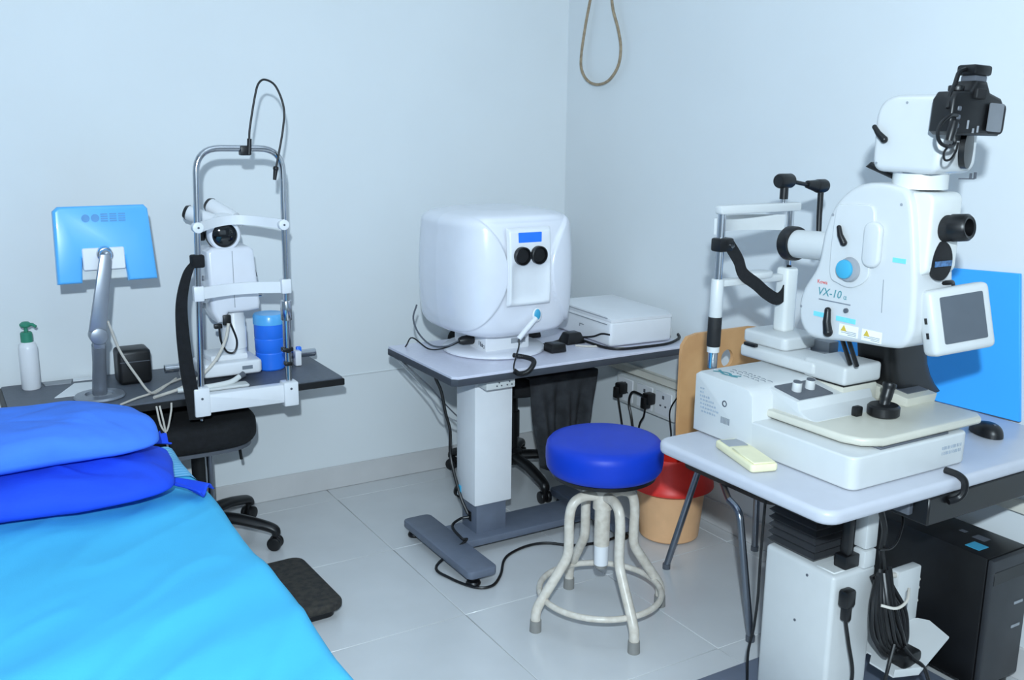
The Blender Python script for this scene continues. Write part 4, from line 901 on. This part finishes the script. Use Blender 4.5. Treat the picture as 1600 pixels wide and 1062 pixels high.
# operator side: eyepiece, dark window, screen
B().cyl((-.712, -2.565, 1.412), (-.706, -2.635, 1.421), .033, .030, n=32).build('eyepiece_barrel', m_rub, fc)
ec = B().lathe([(0, .01), (.020, .01), (.020, .038), (.026, .040), (.031, .034), (.032, .0), (0, 0)], (-.706, -2.632, 1.421), 32, axis=(.10, -1, .12)).build('eyecup', m_black, fc)
B().lathe([(0, 0), (.037, 0), (.037, .006), (0, .012)], (-.716, -2.612, 1.343), 36, axis=(-.12, -1, .05)).xf(M.Translation((-.716, -2.6, 1.343)) @ M.Diagonal((.95, 1, 1.25, 1)) @ M.Translation((.716, 2.6, -1.343))).build('dark_window', m_rub, fc)
B().box(-.750, -.690, -2.6275, -2.6255, 1.332, 1.345).build('clear_tape', mat('tape_over_black', (62, 104, 150), .3, var=.4, scale=120), fc)
scx = V((-.672, -2.645, 1.207)); sm = M.Translation(scx) @ M.Rotation(math.radians(-16), 4, 'Z') @ M.Rotation(math.radians(-12), 4, 'X') @ M.Rotation(math.radians(-6), 4, 'Y')
sh = B().box(-.086, .086, -.020, .030, -.078, .078, .014, 3, xf=sm).build('screen_housing', m_fwhite, fc)
B().prism(rrect(-.058, .060, -.052, .058, .004), 'y', -.0225, -.0195, xf=sm).build('screen', m_scr, sh)
for z in (-.035, .0): B().box(-.0875, -.0855, -.004, .004, z, z+.014, xf=sm).build('side_button', m_black, sh)
B().tube(smooth_path([(-.70, -2.59, 1.285), (-.665, -2.605, 1.287), (-.64, -2.60, 1.283), (-.632, -2.595, 1.255)], 5), .006, 8).build('screen_bracket', m_black, fc)
# upper camera housing
B().lathe([(0, 0), (.062, 0), (.062, .035), (0, .035)], (-.71, -2.535, 1.505), 40).build('neck_ring', m_offw, fc)
B().lathe([(.060, .034), (.066, .036), (.066, .046), (.060, .048), (0, .048), (0, .034)], (-.71, -2.535, 1.505), 40).build('lock_ring', m_chrome, fc)
hp = [(-2.452, 1.550), (-2.447, 1.66), (-2.458, 1.695), (-2.49, 1.715), (-2.60, 1.718), (-2.632, 1.712), (-2.632, 1.550), (-2.60, 1.542), (-2.48, 1.542)]
hh = B().rprism([(p.x, p.y) for p in fillet([(-2.54, 1.542, 0), (-2.449, 1.542, 0), (-2.447, 1.718, 0), (-2.632, 1.718, 0), (-2.632, 1.542, 0), (-2.54, 1.542, 0)], [0, .032, .065, .035, .035, 0], 7)][:-1], 'x', -.783, -.645, .015, 5).build('camera_housing', m_fgloss, fc)
for y, z in ((-2.535, 1.70), (-2.465, 1.562)): B().cyl((-.7845, y, z), (-.782, y, z), .003, n=10).build('screw', m_grey, hh)
lever(-.792, -2.458, 1.645, -2.488, 1.617, .007).build('lever', m_black, fc)
B().prism([(-2.415, 1.562), (-2.40, 1.550), (-2.52, 1.512), (-2.53, 1.522), (-2.45, 1.545)], 'x', -.745, -.66, .004, 1).build('shade_plate', m_black, fc)
B().lathe([(0, 0), (.045, 0), (.045, .012), (0, .018)], (-.70, -2.632, 1.60), 32, axis=(.4, -1, 0)).build('camera_mount', m_black, fc)
B().tube([(-.66, -2.60, 1.53), (-.63, -2.62, 1.53)], .0015, 6).box(-.632, -.626, -2.622, -2.618, 1.53, 1.545).box(-.642, -.637, -2.618, -2.614, 1.53, 1.543).build('small_pins', m_dgp, fc)
# chin rest of the fundus camera
CY = -2.0
B().cyl((-.832, CY, WZ+.165), (-.832, CY, 1.025), .0135).build('lower_post', m_chrome, fc)
B().cyl((-.829, CY, 1.20), (-.826, CY, 1.415), .0115).build('left_post', m_chrome, fc)
B().cyl((-.832, CY, 1.012), (-.832, CY, 1.03), .0175).build('post_collar', m_fwhite, fc)
B().cyl((-.831, CY, 1.112), (-.829, CY, 1.222), .019, .018, bev=.003).build('post_sleeve', m_fwhite, fc)
B().cyl((-.832, CY, 1.028), (-.831, CY, 1.114), .0195, bev=.002).build('height_grip', m_rub, fc)
B().cyl((-.557, CY, WZ+.245), (-.560, CY, 1.405), .0105).build('right_post', m_chrome, fc)
B().prism(rrect(-.842, -.530, 1.403, 1.428, .008), 'y', CY-.014, CY+.014, .004).build('top_bar', m_fwhite, fc)
def fb(u, v):
    x = -.825+.265*u; return (x, CY+.02+.06*math.sin(PI*u), 1.345+.045*v)
B().grid(fb, 25, 2, thick=.008).build('forehead_rest', m_fwhite, fc, ang=60)
B().prism(rrect(-.83, -.565, 1.200, 1.220, .006), 'y', CY-.014, CY+.014, .004).build('chin_bar', m_fwhite, fc)
B().prism(squircle(-.665, CY+.01, .045, .03), 'z', 1.212, 1.232, .006).build('chin_cup', m_fwhite, fc)
B().box(-.585, -.535, CY-.03, CY+.02, WZ+.245, 1.24, .012, 3).build('post_shroud', m_offw, fc)
B().box(-.848, -.795, CY-.022, CY+.018, 1.300, 1.338, .006).build('strap_clamp', m_black, fc)
B().cyl((-.805, CY-.026, 1.318), (-.805, CY-.02, 1.318), .008, n=12).build('screw', m_chrome, fc)
ss = smooth_path([(-.815, CY-.02, 1.325), (-.775, CY-.022, 1.275), (-.755, CY-.024, 1.235), (-.70, CY-.024, 1.20), (-.66, CY-.024, 1.172), (-.612, CY-.022, 1.150), (-.582, CY-.02, 1.165), (-.566, CY-.018, 1.205), (-.565, CY-.016, 1.245)], 5)
def sfn(u, v):
    i = min(len(ss)-1, int(round(u*(len(ss)-1)))); a = ss[max(0, i-1)]; c = ss[min(len(ss)-1, i+1)]; d = (c-a).normalized(); nrm = V((-d.z, 0, d.x)); wv = .036 if u < .7 else .036-.07*(u-.7)
    p = ss[i]+nrm*((v-.5)*wv); return (p.x, p.y, p.z)
B().grid(sfn, len(ss), 3, thick=.004).build('head_strap', m_blackf, fc, ang=60)
B().cyl((-.592, CY, 1.425), (-.592, CY, 1.44), .010, n=14).build('lamp_stem', m_chrome, fc)
B().cyl((-.592, CY, 1.438), (-.592, CY, 1.478), .012, n=16).lathe([(0, -.028), (.018, -.028), (.021, -.022), (.021, .022), (.018, .028), (0, .028)], (-.592, CY, 1.490), 24, axis=(1, 0, 0)).cyl((-.565, CY, 1.488), (-.50, CY, 1.477), .006, .006, n=12).cyl((-.50, CY, 1.478), (-.455, CY, 1.472), .011, .019, n=18).lathe([(0, -.02), (.018, -.02), (.020, -.014), (.020, .014), (.018, .02), (0, .02)], (-.442, CY, 1.472), 24, axis=(1, 0, 0)).build('fixation_lamp_arm', m_black, fc)
B().tube([(-.440, CY, 1.455), (-.438, CY, 1.38), (-.444, CY-.01, 1.302)], [.009, .0085, .007], 12).build('fixation_lamp', m_black, fc)

# DSLR on the fundus camera
dc = thing('digital_camera', 'black digital camera mounted on top of the fundus camera', 'camera', (-.72, -2.67, 1.63))
dm = M.Translation((-.752, -2.668, 1.672)) @ M.Rotation(math.radians(-8), 4, 'Z') @ M.Rotation(math.radians(3), 4, 'Y') @ M.Diagonal((.80, 1, 1, 1))
B().prism([(-.098, -.038), (-.098, .030), (-.085, .046), (-.035, .050), (-.018, .072), (.018, .072), (.034, .050), (.078, .040), (.096, .022), (.088, -.040), (-.085, -.045)], 'y', -.030, .030, .008, 3, xf=dm).build('camera_body', m_black, dc)
B().box(.035, .098, -.036, .036, -.038, .030, .012, 3, xf=dm).build('grip', m_rub, dc)
B().prism(rrect(.028, .080, -.032, .028, .004), 'y', -.0375, -.035, xf=dm).build('lcd_screen', mat('lcd_grey', (118, 122, 128), .35), dc)
B().prism(rrect(-.028, .008, .034, .056, .004), 'y', -.038, -.028, .002, 1, xf=dm).build('viewfinder', m_rub, dc)
B().box(-.018, .026, -.020, .020, .070, .084, .003, xf=dm).build('hot_shoe', m_dgp, dc)
B().box(-.030, .034, -.026, .026, .084, .106, .006, xf=dm).build('shoe_adapter', m_black, dc)
B().cyl((-.055, 0, .048), (-.055, 0, .060), .018, bev=.002).xf(dm).build('mode_dial', m_black, dc)
for i, z in enumerate((-.03, -.012, .006)):
    B().box(-.080, -.066, -.0325, -.029, z, z+.010, .002, 1, xf=dm).build('button', m_dgp, dc)
B().box(.0, .004, -.0325, -.029, -.036, -.022, xf=dm).box(-.038, -.034, -.0325, -.029, -.03, -.012, xf=dm).box(-.016, -.012, -.0325, -.029, -.038, -.028, xf=dm).build('highlights', m_grey, dc)
B().cyl((0, .028, -.002), (0, .050, -.002), .036).xf(dm).build('lens_mount', m_black, dc)
def D(p): return tuple(dm @ V(p))
B().tube(smooth_path([D((-.03, 0, .096)), D((-.052, 0, .088)), D((-.068, -.005, .062)), D((-.088, -.012, .040)), D((-.10, -.02, .010))], 5), .005, 8).build('sync_cable', m_black, dc)
B().tube(smooth_path([D((-.08, -.032, -.004)), D((-.115, -.04, -.006)), D((-.143, -.04, -.024)), D((-.150, -.04, -.046)), D((-.135, -.04, -.064)), D((-.105, -.04, -.070)), D((-.08, -.036, -.062)), D((-.085, -.032, -.03))], 6), .004, 8).build('video_cable', m_black, dc)
B().tube(smooth_path([D((-.10, -.04, -.066)), D((-.118, -.04, -.082)), D((-.112, -.04, -.098)), D((-.092, -.04, -.096)), D((-.074, -.038, -.078)), D((-.068, -.036, -.060))], 6), .0025, 8).build('thin_cable', m_black, dc)
B().tube([D((-.092, -.036, -.018)), D((-.10, -.038, -.040)), D((-.104, -.038, -.058))], [.009, .010, .008], 12).build('cable_plug', m_black, dc)

# small things on the white table
rm = thing('handset', 'ivory handset with a grey display lying on the white table', 'handset', (-.965, -2.28, WZ))
rx = rotz_about((-.965, -2.285, 0), math.radians(-17))
B().prism(rrect(-1.003, -.927, -2.390, -2.180, .012), 'z', WZ+.001, WZ+.022, .006, 3, xf=rx).build('handset_body', m_ivory, rm)
B().box(-.993, -.937, -2.245, -2.192, WZ+.0215, WZ+.0235, .001, 1, xf=rx).build('display', m_grey, rm)
B().box(-.995, -.935, -2.385, -2.265, WZ+.0215, WZ+.0265, .002, 1, xf=rx).build('battery_cover', m_ivory, rm)
ms = thing('computer_mouse', 'black computer mouse on the white table by the blue board', 'mouse', (-.215, -2.46, WZ))
mx = M.Translation((-.215, -2.463, WZ+.001)) @ M.Rotation(math.radians(-20), 4, 'Z')
def mfn(u, v):
    t = 2*PI*u; r = math.sin(v*PI/2); z = .036*math.cos(v*PI/2)**.8
    y = .060*math.sin(t)*r; x = .034*math.cos(t)*r*(1-.12*math.sin(t))
    return (x, y, z*(1-.25*math.sin(t)*r))
B().grid(mfn, 32, 12, cu=True, cap=False).lathe([(0, 0), (.03, 0)], (0, 0, .0), 8).xf(mx).build('mouse_body', m_black, ms, ang=60)
B().cyl((-.003, -.032, .030), (.003, -.032, .030), .007, n=14).xf(mx).build('scroll_wheel', m_dgp, ms)
cord('mouse_cable', [(-.175, -2.395, WZ+.004), (-.16, -2.36, WZ+.004), (-.17, -2.30, WZ+.004), (-.13, -2.24, WZ+.004)], .003, m_dgp, 'thin mouse cable leading back along the blue board')
B().hexa([(-.085, -1.72, WZ+.002), (-.032, -2.45, WZ+.002), (-.020, -2.45, WZ+.002), (-.073, -1.72, WZ+.002)], [(-.018, -1.72, 1.195), (-.016, -2.385, 1.232), (-.004, -2.385, 1.232), (-.006, -1.72, 1.195)], .002, 1).build('blue_board', m_board, None, 'large bright blue board leaning on the wall behind the fundus camera', 'board', org=(-.05, -2.1, WZ))
